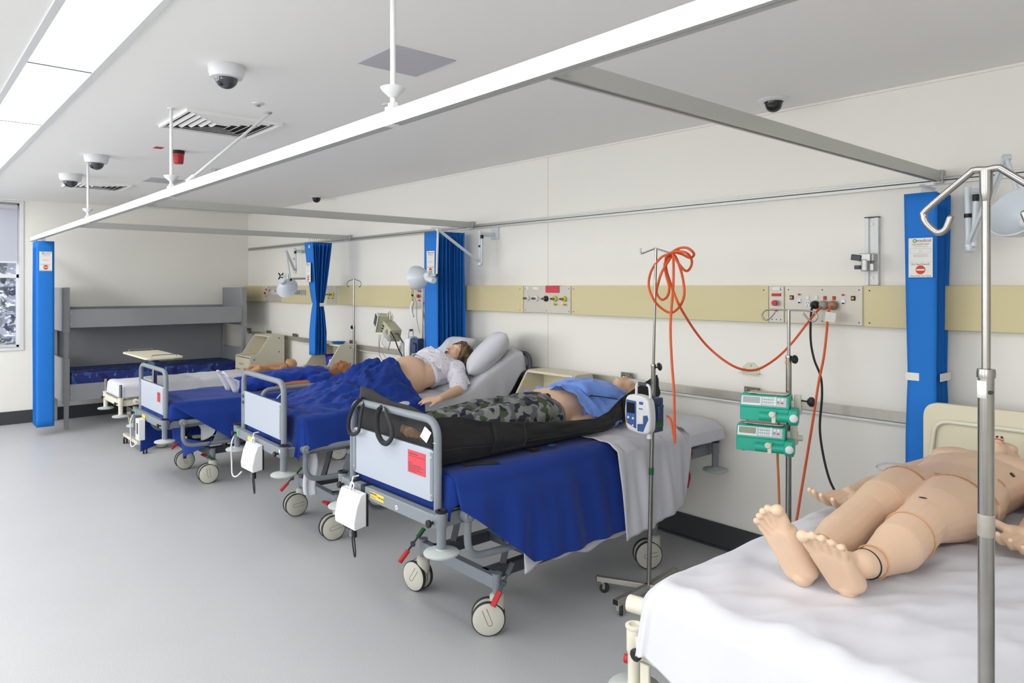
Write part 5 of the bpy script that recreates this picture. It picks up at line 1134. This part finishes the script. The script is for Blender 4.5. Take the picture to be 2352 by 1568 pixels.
# ---------------- pillows
def pillow(name, c, size, R_, label):
    sx, sy, sz = size; mb = MB()
    def side(s):
        def fn(u, v):
            a, b2 = 2*u-1, 2*v-1
            h = sz*((1-a**4)*(1-b2**4))**.55*s; px = a*sx*(1-.07*b2*b2*(1-abs(a))); py = b2*sy*(1-.10*(1-abs(b2))*a*a)
            px *= 1-.06*(1-a*a)*0; w_ = .014*ridge(V((px*9+py*4, py*7, s)))*(1-a**4)*(1-b2**4)
            return V((px, py, h+w_*s))
        return fn
    mb.grid(side(1), 30, 24).grid(side(-1), 30, 24); mb.xf(Matrix.Translation(V(c)) @ R_.to_4x4())
    return solo(name, mb, m_sheet, label, 'pillow', 'pillows on the beds', sharp=180)
pillow('pillow', (-4.22, 3.46, 1.08), (.245, .205, .082), Matrix.Rotation(-.62, 3, 'Z') @ Matrix.Rotation(math.radians(46), 3, 'X') @ Matrix.Rotation(-.12, 3, 'Y'), 'plump white pillow standing behind the head of the woman manikin')
pillow('pillow', (-4.67, 3.43, 1.05), (.16, .19, .05), Matrix.Rotation(.1, 3, 'Z') @ Matrix.Rotation(math.radians(38), 3, 'X'), 'small white pillow half hidden behind the face of the woman manikin')
pillow('pillow', (-6.22, 3.30, .715), (.26, .15, .04), Matrix.Rotation(.1, 3, 'Z'), 'flat white pillow under the head of the brown manikin')
# ================================================================== figures
def head_mb(M, r=1.0, ears=True):
    """head in local frame: +y crown, +z face, x side; origin at skull centre. about .24 tall"""
    h = MB(); s = r
    h.ell((0, .015*s, -.012*s), (.070*s, .082*s, .090*s)); h.ell((0, -.02*s, .018*s), (.060*s, .085*s, .062*s))
    h.ell((0, -.078*s, .040*s), (.040*s, .036*s, .038*s)); h.ell((0, -.096*s, .064*s), (.021*s, .016*s, .017*s))
    h.ell((0, .020*s, .062*s), (.052*s, .022*s, .024*s))                       # brow
    h.cap((0, .006*s, .078*s), (0, -.034*s, .098*s), .008*s, .0115*s); h.ell((0, -.036*s, .095*s), (.017*s, .009*s, .011*s))
    for e_ in (-1, 1):
        h.ell((e_*.034*s, -.022*s, .058*s), (.024*s, .024*s, .022*s)); h.ell((e_*.027*s, .0*s, .072*s), (.0155*s, .0095*s, .0095*s))
        if ears: h.ell((e_*.072*s, -.012*s, -.006*s), (.009*s, .030*s, .018*s), Matrix.Rotation(e_*.3, 3, 'Y'))
    h.ell((0, -.060*s, .082*s), (.022*s, .0065*s, .010*s)); h.ell((0, -.073*s, .079*s), (.019*s, .007*s, .010*s))
    h.cap((0, -.06*s, -.02*s), (0, -.17*s, -.03*s), .050*s, .054*s)
    return h.xf(M)
def hand_mb(w, fd, pn, s=1, side=1, curl=.35, spread=.10, thumb=.8):
    """w wrist, fd finger direction, pn palm normal (towards which fingers curl), side=+1 thumb on +side of fd x pn"""
    w = V(w); f = V(fd).normalized(); n = V(pn).normalized(); n = (n-f*n.dot(f)).normalized(); sd = f.cross(n).normalized()*side; m = MB(); L_ = .085*s
    for k in range(4):
        o = (1.5-k)*.0195*s; kn = w+f*(L_-abs(k-1)*.004*s)+sd*o; m.cap(w+sd*o*.55+f*.01*s, kn, .0135*s, .0115*s)
        ln = [.040, .044, .041, .032][k]*s; d = (f+sd*(1.5-k)*spread).normalized(); p = kn; a = curl*.5
        for j, (l_, r0, r1) in enumerate(((ln, .0098, .0088), (ln*.62, .0088, .0080), (ln*.5, .0080, .0070))):
            a += curl*(.5 if j else 0); dd = d*cos(a)+n*sin(a); q = p+dd*l_; m.cap(p, q, r0*s, r1*s); p = q
    m.cap(w+sd*.02*s+n*.004*s, w+f*.035*s+sd*.034*s+n*.010*s, .015*s, .0145*s)
    p = w+f*.035*s+sd*.034*s+n*.010*s; d = (f*(1-thumb*.5)+sd*thumb+n*.25).normalized(); q = p+d*.036*s; m.cap(p, q, .0128*s, .0108*s); d2 = (d+f*.35).normalized(); m.cap(q, q+d2*.03*s, .0105*s, .009*s)
    return m
def foot_mb(heel, toe, dor, s=1, side=1):
    """heel centre -> toe tip direction, dor = towards the shin; side=+1 big toe on +(t x dor)"""
    heel = V(heel); t = (V(toe)-heel); Ln = t.length; t.normalize(); d = V(dor); d = (d-t*d.dot(t)).normalized(); sd = t.cross(d).normalized()*side; m = MB()
    m.ell(heel, (.031*s, .031*s, .034*s)); m.cap(heel, heel+d*.045*s+t*.01*s, .031*s, .036*s)
    for k in range(5):
        o = (2-k)*.0145*s; b_ = heel+t*(Ln*[.64, .67, .64, .58, .52][k])+sd*o*1.1; m.cap(heel+sd*o*.75+t*.01, b_+d*.004*s, .026*s, [.0215, .0175, .0165, .0160, .0160][k]*s)
        if k < 3: m.cap(heel+d*.05*s+t*.02+sd*o*.5, b_+d*.006*s, .028*s, .012*s)
        lt = [.034, .032, .029, .025, .022][k]*s; r_ = [.0150, .0098, .0094, .0090, .0088][k]*s; ob = sd*[.040, .0150, -.0055, -.0250, -.043][k]*s; b2 = heel+t*(Ln*[.80, .84, .81, .76, .70][k])+ob
        m.cap(b_, b2+t*.002, r_*1.1, r_*.86); m.cap(b2, b2+t*lt+d*.004*s, r_*.86, r_*.88); m.ell(b2+t*(lt+.003*s)-d*.001*s, (r_*1.14, r_*1.12, r_*1.08))
    return m
def chain(m, pts, rs):
    for i in range(len(pts)-1): m.cap(pts[i], pts[i+1], rs[i], rs[i+1])
    return m
def torso(m, secs):
    """secs: (x, y, z, half width, half depth) stations along the body"""
    for i in range(len(secs)-1):
        a, b_ = secs[i], secs[i+1]; n = 20; vs = []
        for s_ in (a, b_):
            for k in range(n):
                t = 2*PI*k/n; c, q = cos(t), sin(t); vs.append(V((s_[0]+s_[3]*math.copysign(abs(c)**.8, c), s_[1], s_[2]+s_[4]*math.copysign(abs(q)**.8, q))))
        m.add(vs, [(k, (k+1) % n, n+(k+1) % n, n+k) for k in range(n)]+[tuple(reversed(range(n))), tuple(range(n, 2*n))])
    return m
# ---------------- foreground manikin on bed E
tE = thing('training_manikin', 'bald full-body manikin lying bare on the foreground bed, feet towards the viewer', 'manikin', (-.85, 2.5, .80), world=True)
m = MB()
m_ = foot_mb((-.905, 1.815, .842), (-.962, 1.715, 1.02), (.05, 1, .15), s=1.0, side=-1); m.add(m_.v, m_.f)
m_ = foot_mb((-.795, 1.835, .842), (-.815, 1.715, .985), (-.05, 1, .15), s=1.0, side=1); m.add(m_.v, m_.f)
chain(m, [(-.90, 1.865, .885), (-.905, 1.93, .878), (-.92, 2.06, .875), (-.925, 2.18, .890), (-.925, 2.26, .905), (-.915, 2.36, .915), (-.905, 2.50, .905), (-.90, 2.60, .90)], [.036, .041, .062, .060, .060, .078, .102, .095])
chain(m, [(-.78, 1.885, .885), (-.775, 1.95, .878), (-.765, 2.07, .888), (-.765, 2.18, .905), (-.765, 2.26, .917), (-.765, 2.36, .915), (-.77, 2.50, .905), (-.78, 2.60, .90)], [.036, .041, .066, .066, .065, .082, .104, .095])
torso(m, [(-.84, 2.50, .885, .13, .07), (-.84, 2.58, .885, .165, .085), (-.84, 2.68, .885, .17, .088), (-.84, 2.80, .885, .152, .086), (-.84, 2.95, .89, .17, .095), (-.84, 3.06, .89, .185, .095), (-.84, 3.14, .885, .18, .08), (-.84, 3.19, .88, .11, .06)])
for s_ in (-1, 1):
    m.ell((-.84+s_*.17, 3.10, .875), (.055, .065, .06)); m.ell((-.84+s_*.075, 3.03, .955), (.085, .075, .035))
chain(m, [(-1.005, 3.09, .88), (-1.055, 2.92, .87), (-1.075, 2.80, .86), (-1.08, 2.66, .865), (-1.09, 2.52, .872)], [.052, .048, .044, .042, .028])
h_ = hand_mb((-1.09, 2.52, .872), (-.12, -1, -.05), (.15, 0, 1), 1.25, side=-1, curl=.55, thumb=1.0); m.add(h_.v, h_.f)
chain(m, [(-.675, 3.09, .88), (-.61, 2.93, .87), (-.585, 2.81, .865), (-.58, 2.69, .865), (-.585, 2.55, .855)], [.052, .048, .045, .042, .028])
h_ = hand_mb((-.585, 2.55, .852), (-.15, -1, -.05), (.3, 0, .9), 1.1, side=1, curl=.6, thumb=.9); m.add(h_.v, h_.f)
HM = Matrix.Translation((-.84, 3.305, .90)) @ Matrix.Rotation(-.22, 4, 'X')
h_ = head_mb(HM, .98); m.add(h_.v, h_.f)
organic('body', m, m_skin, tE, voxel=.0031, smooth=5)
organic('abdomen_cover', torso(MB(), [(-.84, 2.625, .888, .172, .090), (-.84, 2.68, .888, .174, .092), (-.84, 2.80, .888, .156, .091), (-.84, 2.92, .892, .168, .098)]), m_skin, tE, voxel=.005, smooth=5)
part('cover_rim', MB().tube([V((-.84+.172*math.copysign(abs(cos(a))**.8, cos(a)), 2.618, .888+.090*math.copysign(abs(sin(a))**.8, sin(a)))) for a in [k*PI/30 for k in range(2, 29)]], .0028, 6), m_skinc, tE)
def ring(c, r0, ax, tube_r=.0018, m=m_skinc, nm='seam_band'):
    ax = V(ax).normalized(); u = ax.orthogonal().normalized(); w_ = ax.cross(u); c = V(c)
    return part(nm, MB().tube([c+(u*cos(a)+w_*sin(a))*r0 for a in [k*PI/18 for k in range(36)]], tube_r, 6, closed=True), m, tE)
ring((-.765, 2.50, .905), .1035, (-.22, 1, 0), .0022, m_skinb); ring((-.905, 2.50, .905), .1025, (.22, 1, 0), .0022, m_skinb)
ring((-.765, 2.15, .901), .068, (.02, 1, .12)); ring((-.777, 1.93, .88), .0425, (0, 1, -.05), .002); ring((-.903, 1.915, .88), .0425, (0, 1, -.05), .002)
ring((-.90, 1.885, .882), .037, (0, 1, 0), .003, m_dark, 'ankle_gap'); ring((-.779, 1.90, .882), .037, (0, 1, 0), .003, m_dark, 'ankle_gap')
part('pelvis_insert', MB().box((-.86, 2.595, .945), (.07, .05, .03), (.5, 0, 0)).box((-.86, 2.56, .915), (.05, .03, .02), (.5, 0, 0)), m_skinc, tE, bev=.004)
part('port', MB().lathe([(.009, -.004), (.009, .001), (.004, .001)], (-.70, 2.89, .955), (.7, 0, .7), 16), m_black, tE); part('port_flap', MB().ell((-.705, 2.78, .945), (.016, .016, .003), Matrix.Rotation(.8, 3, 'Y')), m_skinc, tE)
part('knee_port', MB().ell((-.77, 2.27, .982), (.012, .006, .002)), m_dark, tE)
for s_ in (-1, 1): part('nostril', MB().ell(HM @ V((s_*.008, -.043, .099)), (.0045, .004, .004)), m_dark, tE)
part('lips', MB().ell(HM @ V((0, -.064, .086)), (.020, .007, .006)), mat('lip_vinyl', (186, 118, 92), .45), tE)
part('wrist_tube', MB().tube(spline([(-1.05, 2.76, .90), (-1.10, 2.78, .92), (-1.11, 2.86, .92), (-1.07, 2.92, .915), (-1.02, 2.88, .92)], 6), .004, 7), m_clear, tE)
part('wristband', MB().tube([V((-1.066, 2.57, .856))+V((.0315*cos(a), 0, .029*sin(a))) for a in [k*PI/12 for k in range(24)]], .004, 6, closed=True), m_grn, tE)
# ---------------- pregnant woman on bed B
tB_ = thing('training_manikin', 'pregnant woman manikin with brown hair reclining in a spotted gown', 'manikin', (-4.45, 2.9, .82), world=True)
m = MB()
torso(m, [(-4.45, 2.62, .88, .17, .085), (-4.45, 2.72, .89, .18, .10), (-4.45, 2.85, .90, .17, .11)])
Rt = Matrix.Translation((-4.45, 2.80, .882)) @ Matrix.Rotation(math.radians(13), 4, 'X')
t_ = torso(MB(), [(0, 0, 0, .17, .10), (0, .12, .01, .155, .10), (0, .27, .015, .16, .105), (0, .38, .01, .17, .09), (0, .46, .0, .12, .07)]).xf(Rt); m.add(t_.v, t_.f)
m.ell((-4.45, 2.865, .925), (.170, .185, .155), Matrix.Rotation(math.radians(20), 3, 'X'), n=24)
for s_ in (-1, 1): m.ell(Rt @ V((s_*.17, .40, .0)), (.055, .06, .06)); m.ell(Rt @ V((s_*.075, .31, .085)), (.07, .075, .045))
chain(m, [Rt @ V((.18, .39, 0)), PZ(1056, 893, .865), PZ(1050, 896, .86), PZ(1010, 915, .835)], [.046, .036, .035, .024])
h_ = hand_mb(PZ(1010, 915, .835), (-.45, -1, -.05), (-.3, 0, -1), .85, side=1, curl=.3, thumb=.5); m.add(h_.v, h_.f)
chain(m, [Rt @ V((-.18, .39, 0)), Rt @ V((-.22, .22, 0)), (-4.68, 2.84, .86)], [.048, .042, .03])
chain(m, [(-4.37, 2.68, .86), (-4.35, 2.35, .80), (-4.34, 2.08, .79)], [.085, .055, .04]); chain(m, [(-4.53, 2.68, .86), (-4.55, 2.35, .80), (-4.56, 2.08, .79)], [.085, .055, .04])
HMb = Matrix.Translation((-4.44, 3.345, 1.06)) @ Matrix.Rotation(-.10, 4, 'Z') @ Matrix.Rotation(math.radians(38), 4, 'X')
h_ = head_mb(HMb, 1.02, ears=False); m.add(h_.v, h_.f)
organic('body', m, m_skinw, tB_, voxel=.0065, smooth=5)
hr = MB()
hr.ell((0, .035, -.025), (.082, .082, .092)); 
for s_ in (-1, 1):
    hr.cap((s_*.06, .06, .03), (s_*.085, -.05, .0), .028, .024); hr.cap((s_*.085, -.05, .0), (s_*.085, -.14, -.02), .026, .012); hr.cap((s_*.08, -.0, -.04), (s_*.08, -.13, -.05), .035, .018)
    hr.cap((s_*.02, .085, .04), (s_*.062, .045, .052), .022, .018)
organic('hair', hr.xf(HMb), m_hair, tB_, voxel=.007, smooth=4, wr=.006, wf=22, wst=(1, .4, .4))
part('mouth', MB().ell(HMb @ V((0, -.067, .091)), (.014, .008, .006)), m_dark, tB_); part('lips', MB().tube([HMb @ V((.021*cos(a), -.067+.012*sin(a), .090)) for a in [k*PI/10 for k in range(20)]], .0042, 6, closed=True), mat('pink_lips', (206, 138, 124), .4), tB_)
for s_ in (-1, 1):
    part('nostril', MB().ell(HMb @ V((s_*.009, -.044, .104)), (.0032, .003, .003)), m_dark, tB_)
    part('eyelid', MB().cap(HMb @ V((s_*.016, -.003, .083)), HMb @ V((s_*.042, -.003, .074)), .002, .002, 6), mat_lash if 0 else m_skinb, tB_)
g = torso(MB(), [(0, .23, .02, .18, .122), (0, .29, .02, .182, .128), (0, .38, .015, .190, .108), (0, .455, .0, .14, .082)])
for s_ in (-1, 1): g.ell((s_*.075, .30, .09), (.085, .09, .055), n=14)
g.cap((-.18, .40, 0), (-.225, .24, .0), .068, .076); g.xf(Rt); g.cap(Rt @ V((.18, .40, 0)), (Rt @ V((.18, .40, 0))).lerp(PZ(1056, 893, .865), .86), .070, .060)
gown = organic('gown', g, m_dots, tB_, voxel=.009, smooth=4, wr=.012, wf=9, wst=(1.6, .7, 1))
def gf(u, v):   # gown front falling over the belly side and chest
    a = -1.35+2.9*u; r = .185+.03*v; y = .37-.14*v-.03*sin(a*2+1); 
    p = V((r*sin(a)*1.03, y, .02+(.155-.02*v)*cos(a)+.014*ridge(V((a*2.2, v*2, 5)))))
    return Rt @ p
part('gown_front', MB().grid(gf, 60, 24), m_dots, tB_, solid=.003, sharp=180)
def gs(u, v): p = V((.30+.09*v, .40-.16*u-.04*v, -.02-.06*v+.012*sin(u*14)*v)); return Rt @ p
part('gown_sleeve_edge', MB().grid(gs, 24, 12), m_dots, tB_, solid=.003, sharp=180)
part('elbow_joint', MB().lathe([(.033, -.014), (.037, -.010), (.037, .010), (.033, .014)], PZ(1054, 894, .862), (.5, 1, .3), 20), m_skinc, tB_)
for p in ((-4.29, 2.80, .865), (-4.295, 2.745, .885)): part('port', MB().ell(p, (.006, .006, .006)), m_dark, tB_)
# ---------------- brown manikin on bed C
tC_ = thing('training_manikin', 'brown manikin in blue scrubs with white socks on the low grey bed', 'manikin', (-6.28, 2.8, .68), world=True)
m = MB()
HMc = Matrix.Translation((-6.18, 3.275, .80)) @ Matrix.Rotation(.25, 4, 'Y') @ Matrix.Rotation(.12, 4, 'X')
h_ = head_mb(HMc, .95); m.add(h_.v, h_.f)
torso(m, [(-6.22, 2.68, .735, .13, .06), (-6.22, 2.85, .74, .13, .07), (-6.22, 3.0, .745, .15, .08), (-6.2, 3.12, .745, .12, .06)])
chain(m, [(-6.05, 3.02, .735), (-6.02, 2.86, .72), (-6.05, 2.70, .73)], [.045, .036, .024]); h_ = hand_mb((-6.05, 2.70, .73), (-.2, -1, .1), (-.3, 0, -1), .8, side=-1); m.add(h_.v, h_.f)
chain(m, [(-6.38, 3.02, .735), (-6.42, 2.86, .72), (-6.38, 2.70, .74)], [.045, .036, .024])
chain(m, [(-6.15, 2.70, .735), (-6.14, 2.48, .75), (-6.14, 2.26, .72)], [.07, .05, .035]); chain(m, [(-6.29, 2.70, .735), (-6.30, 2.48, .75), (-6.31, 2.26, .72)], [.07, .05, .035])
organic('body', m, m_skinb, tC_, voxel=.006, smooth=5)
g = torso(MB(), [(-6.22, 2.62, .74, .15, .085), (-6.22, 2.78, .75, .15, .09), (-6.22, 2.95, .755, .165, .10), (-6.21, 3.08, .75, .15, .085)])
g.cap((-6.05, 3.04, .74), (-6.02, 2.90, .725), .062, .06); g.cap((-6.38, 3.04, .74), (-6.41, 2.90, .725), .062, .06)
organic('scrub_top', g, m_blue2, tC_, voxel=.008, smooth=3, wr=.015, wf=10)
g = MB(); chain(g, [(-6.15, 2.72, .745), (-6.14, 2.48, .755), (-6.135, 2.30, .73)], [.085, .066, .056]); chain(g, [(-6.29, 2.72, .745), (-6.30, 2.48, .755), (-6.31, 2.30, .73)], [.085, .066, .056])
organic('scrub_trousers', g, m_blue2, tC_, voxel=.008, smooth=3, wr=.013, wf=10)
g = foot_mb((-6.135, 2.245, .715), (-6.13, 2.15, .86), (0, 1, .3), .95, 1); h_ = foot_mb((-6.31, 2.245, .715), (-6.33, 2.15, .86), (0, 1, .3), .95, -1); g.add(h_.v, h_.f)
chain(g, [(-6.135, 2.25, .72), (-6.138, 2.31, .735)], [.042, .045]); chain(g, [(-6.31, 2.25, .72), (-6.308, 2.31, .735)], [.042, .045])
organic('socks', g, m_sheet, tC_, voxel=.009, smooth=7)
part('collar_patch', MB().ell((-6.26, 3.12, .805), (.05, .06, .018), Matrix.Rotation(.3, 3, 'X')), m_gcab, tC_)
# ---------------- infant on bed D
tD = thing('infant_manikin', 'bare infant manikin lying on the white sheet of the cream bed', 'manikin', (-7.75, 3.2, .645), world=True)
m = MB(); bx = -7.70
m.ell((bx, 3.435, .715), (.058, .068, .062)); m.ell((bx, 3.40, .745), (.034, .03, .025)); m.ell((bx, 3.395, .772), (.008, .010, .008)); 
torso(m, [(bx, 3.12, .69, .06, .042), (bx, 3.22, .695, .065, .05), (bx, 3.33, .695, .07, .045), (bx, 3.38, .70, .035, .03)])
for s_ in (-1, 1):
    chain(m, [(bx+s_*.065, 3.33, .69), (bx+s_*.11, 3.26, .68), (bx+s_*.09, 3.19, .69)], [.026, .022, .016]); m.ell((bx+s_*.085, 3.175, .695), (.016, .02, .012))
    chain(m, [(bx+s_*.04, 3.12, .69), (bx+s_*.09, 3.03, .705), (bx+s_*.045, 2.95, .675)], [.038, .030, .020]); m.cap((bx+s_*.045, 2.95, .675), (bx+s_*.03, 2.915, .70), .016, .012)
organic('body', m, m_skinc, tD, voxel=.005, smooth=5)
# ---------------- manikin and black bag on bed A
tA_ = thing('training_manikin', 'manikin in camouflage trousers and pale blue gown inside the black bag', 'manikin', (-2.85, 2.8, .82), world=True)
m = MB()
HMa = Matrix.Translation((-2.82, 3.40, .945)) @ Matrix.Rotation(-.25, 4, 'X')
h_ = head_mb(HMa, .98); m.add(h_.v, h_.f)
torso(m, [(-2.84, 2.62, .90, .17, .085), (-2.84, 2.75, .91, .17, .118), (-2.84, 2.90, .915, .16, .115), (-2.84, 3.05, .915, .165, .105), (-2.84, 3.2, .91, .165, .085), (-2.83, 3.26, .91, .10, .06)])
chain(m, [(-3.0, 3.18, .89), (-3.06, 2.98, .87), (-3.03, 2.80, .86)], [.05, .042, .028]); chain(m, [(-2.68, 3.18, .89), (-2.63, 2.98, .87), (-2.66, 2.80, .86)], [.05, .042, .028])
chain(m, [(-2.93, 2.62, .89), (-2.95, 2.30, .90), (-2.96, 1.97, .885)], [.09, .06, .04]); chain(m, [(-2.75, 2.62, .89), (-2.74, 2.30, .90), (-2.75, 1.97, .885)], [.09, .06, .04])
organic('body', m, m_skinw, tA_, voxel=.007, smooth=5)
g = torso(MB(), [(-2.84, 2.50, .90, .185, .09), (-2.84, 2.60, .905, .19, .105), (-2.84, 2.70, .905, .18, .103)])
chain(g, [(-2.93, 2.58, .90), (-2.95, 2.30, .91), (-2.96, 1.95, .885)], [.11, .085, .065]); chain(g, [(-2.75, 2.58, .90), (-2.74, 2.30, .91), (-2.75, 1.95, .885)], [.11, .085, .065])
organic('camouflage_trousers', g, m_camo, tA_, voxel=.008, smooth=3, wr=.015, wf=9, wst=(1, .7, 1))
g = torso(MB(), [(-2.84, 2.88, .92, .175, .122), (-2.84, 3.0, .93, .182, .125), (-2.84, 3.12, .925, .185, .118), (-2.83, 3.26, .915, .15, .085)])
g.cap((-3.0, 3.18, .89), (-3.06, 2.98, .88), .065, .07); g.cap((-2.68, 3.18, .89), (-2.63, 2.98, .88), .065, .07)
g.cap((-3.0, 2.84, .99), (-2.70, 2.90, 1.02), .03, .035); g.cap((-3.02, 2.80, .93), (-3.03, 2.62, .91), .06, .03)
organic('blue_gown', g, m_ltbl, tA_, voxel=.008, smooth=3, wr=.020, wf=9, wst=(1.2, .8, 1))
def gfa(u, v): 
    x = -2.56+(-.50)*u; y = 2.80+.28*v-.10*u; z = 1.035+.03*sin(u*6+1)*(1-v)+.030*ridge(V((u*5+v, v*3, 1)))+.014*ridge(V((u*11, v*6-u*3, 4)))-.33*abs(u-.45)**1.6*2-.03*v
    return V((x, y, z))
part('gown_fold', MB().grid(gfa, 50, 30), m_ltbl, tA_, solid=.003, sharp=180)
for s_ in (-1, 1): part('nostril', MB().ell(HMa @ V((s_*.008, -.043, .099)), (.0045, .004, .004)), m_dark, tA_)
# body bag
tb = thing('body_bag', 'open black canvas body bag with strap handles along the nearest grey bed', 'bag', (-2.85, 2.5, .81), world=True)
St = [  # y, left x, left z, right x, right z, floor x half, floor z
 (1.768, -3.15, 1.10, -2.51, 1.03, .27, .82), (1.80, -3.15, 1.08, -2.505, 1.03, .27, .815), (1.90, -3.14, .98, -2.50, 1.02, .27, .815),
 (2.00, -3.13, .94, -2.50, .99, .27, .815), (2.25, -3.14, .93, -2.51, .95, .27, .815), (2.55, -3.15, .93, -2.52, .915, .27, .815), (2.80, -3.15, .93, -2.52, .90, .27, .815),
 (2.93, -3.15, .93, -2.54, .92, .27, .815), (3.05, -3.14, .93, -2.57, .97, .26, .82), (3.20, -3.13, .94, -2.58, 1.015, .25, .835), (3.32, -3.10, .96, -2.58, 1.05, .23, .86), (3.42, -3.06, .98, -2.60, 1.07, .20, .89)]
def bagf(u, v):
    f_ = u*(len(St)-1); i = min(int(f_), len(St)-2); k = f_-i; k = k*k*(3-2*k)*.5+k*.5; s_ = [a+(b_-a)*k for a, b_ in zip(St[i], St[i+1])]
    y, xl, zl, xr, zr, hw, zf = s_; xc_ = (xl+xr)/2
    pts = [V((xl, y, zl)), V((xl-.01, y, (zl+zf)/2)), V((xl+.015, y, zf+.012)), V((xc_-hw*.5, y, zf)), V((xc_+hw*.5, y, zf)), V((xr-.012, y, zf+.012)), V((xr+.022, y, zf*.55+zr*.45)), V((xr, y, zr))]
    g_ = v*7; j = min(int(g_), 6); q = g_-j; p = pts[j].lerp(pts[j+1], q)
    w_ = .010*noise.noise(V((y*5, v*9, 2)))+.006*noise.noise(V((y*13, v*17, 2))); 
    if v > .7 or v < .28: p.x += w_*1.3; p.z += w_*.6
    return p
part('canvas', MB().grid(bagf, 110, 70), m_blk, tb, solid=.006, sharp=180)
def flapf(u, v):   # foot flap rising at the left, drooping over the rail
    x = -3.15+.64*u; zt_ = 1.10-.068*u+.006*sin(u*11); return V((x, 1.768-.012*sin(v*PI)+.008*noise.noise(V((u*6, v*3, 1))), zt_+(.83-zt_)*v))
part('foot_wall', MB().grid(flapf, 30, 14), m_blk, tb, solid=.006, sharp=180)
part('side_patch', MB().grid(lambda u, v: (lambda p: V((p.x+.010, p.y, p.z)))(bagf(.30+.075*u, .74+.26*v)), 10, 16), m_blk, tb, solid=.004, sharp=180)
part('side_patch', MB().grid(lambda u, v: (lambda p: V((p.x+.010, p.y, p.z)))(bagf(.735+.05*u, .72+.28*v)), 10, 16), m_blk, tb, solid=.004, sharp=180)
part('seam', MB().tube([(lambda p: V((p.x+.006, p.y, p.z)))(bagf(u/60, .83)) for u in range(61)], .0022, 5), m_rub, tb)
part('seam', MB().tube([bagf(u/60, 1.0) for u in range(61)], .0045, 6), m_blk, tb)
def strap(pts, w_, y): 
    P = spline([PY(a, b_, yy) for a, b_, yy in pts], 7); mb = MB(); n = len(P)
    vs = []
    for i, p in enumerate(P):
        t = (P[min(i+1, n-1)]-P[max(i-1, 0)]).normalized(); s_ = (t.cross(V((-.55, .83, 0))).normalized()+V((0, .35, 0))).normalized()*w_/2
        vs += [p-s_, p+s_]
    mb.add(vs, [(2*i, 2*i+1, 2*i+3, 2*i+2) for i in range(n-1)]); return part('strap', mb, m_blk, tb, solid=.004, sharp=180)
strap([(832, 915, 1.76), (826, 918, 1.72), (812, 935, 1.705), (802, 962, 1.70), (801, 985, 1.70), (808, 997, 1.70), (823, 990, 1.70), (828, 960, 1.705), (833, 930, 1.72), (836, 918, 1.76)], .019, 0)
strap([(880, 938, 1.76), (874, 936, 1.72), (866, 955, 1.705), (867, 990, 1.70), (876, 1012, 1.70), (888, 1018, 1.70), (899, 1005, 1.70), (900, 985, 1.70), (892, 962, 1.705), (884, 940, 1.72), (888, 940, 1.76)], .024, 0)
part('strap', MB().box(PX(1230, 1034, -2.50)+V((0, 0, .0)), (.004, .05, .02)).box(V((-2.53, PX(1230, 1034, -2.50).y, .812)), (.07, .05, .004)), m_blk, tb)
part('buckle', MB().box((-2.485, 2.44, .822), (.03, .035, .01), (0, 0, .3)), m_navy, tb, bev=.003)
part('strap_tail', MB().box((-2.48, 1.99, .808), (.05, .16, .004), (0, 0, -.4)), m_blk, tb)
part('inner_strap', MB().tube(spline([(-2.57, 3.03, .975), (-2.62, 2.95, .99), (-2.69, 2.88, 1.0)], 5), .012, 8, flat=.3), m_blk, tb)
e = MB(); e.cap(PY(930, 984, 1.762), PY(962, 996, 1.762), .022, .018); e.cap(PY(940, 994, 1.762), PY(985, 1004, 1.762), .020, .014)
o = organic('crumpled_cloth', e, m_fur, None, .008, 3, wr=.006, wf=25); o['label'] = 'brown crumpled cloth stuffed in the foot of the black bag'; o['category'] = 'cloth'
solo('care_tag', MB().box(PY(978, 998, 1.742), (.045, .003, .055), (0, .55, .2)), m_tag, 'small white tag beside the brown cloth under the rail', 'tag')
# small items on the middle blanket
solo('thermometer', MB().cyl((-4.62, 1.96, .845), (-4.60, 1.99, .885), .004), m_white, 'thin white stick lying on the crumpled blue blanket', 'stick')
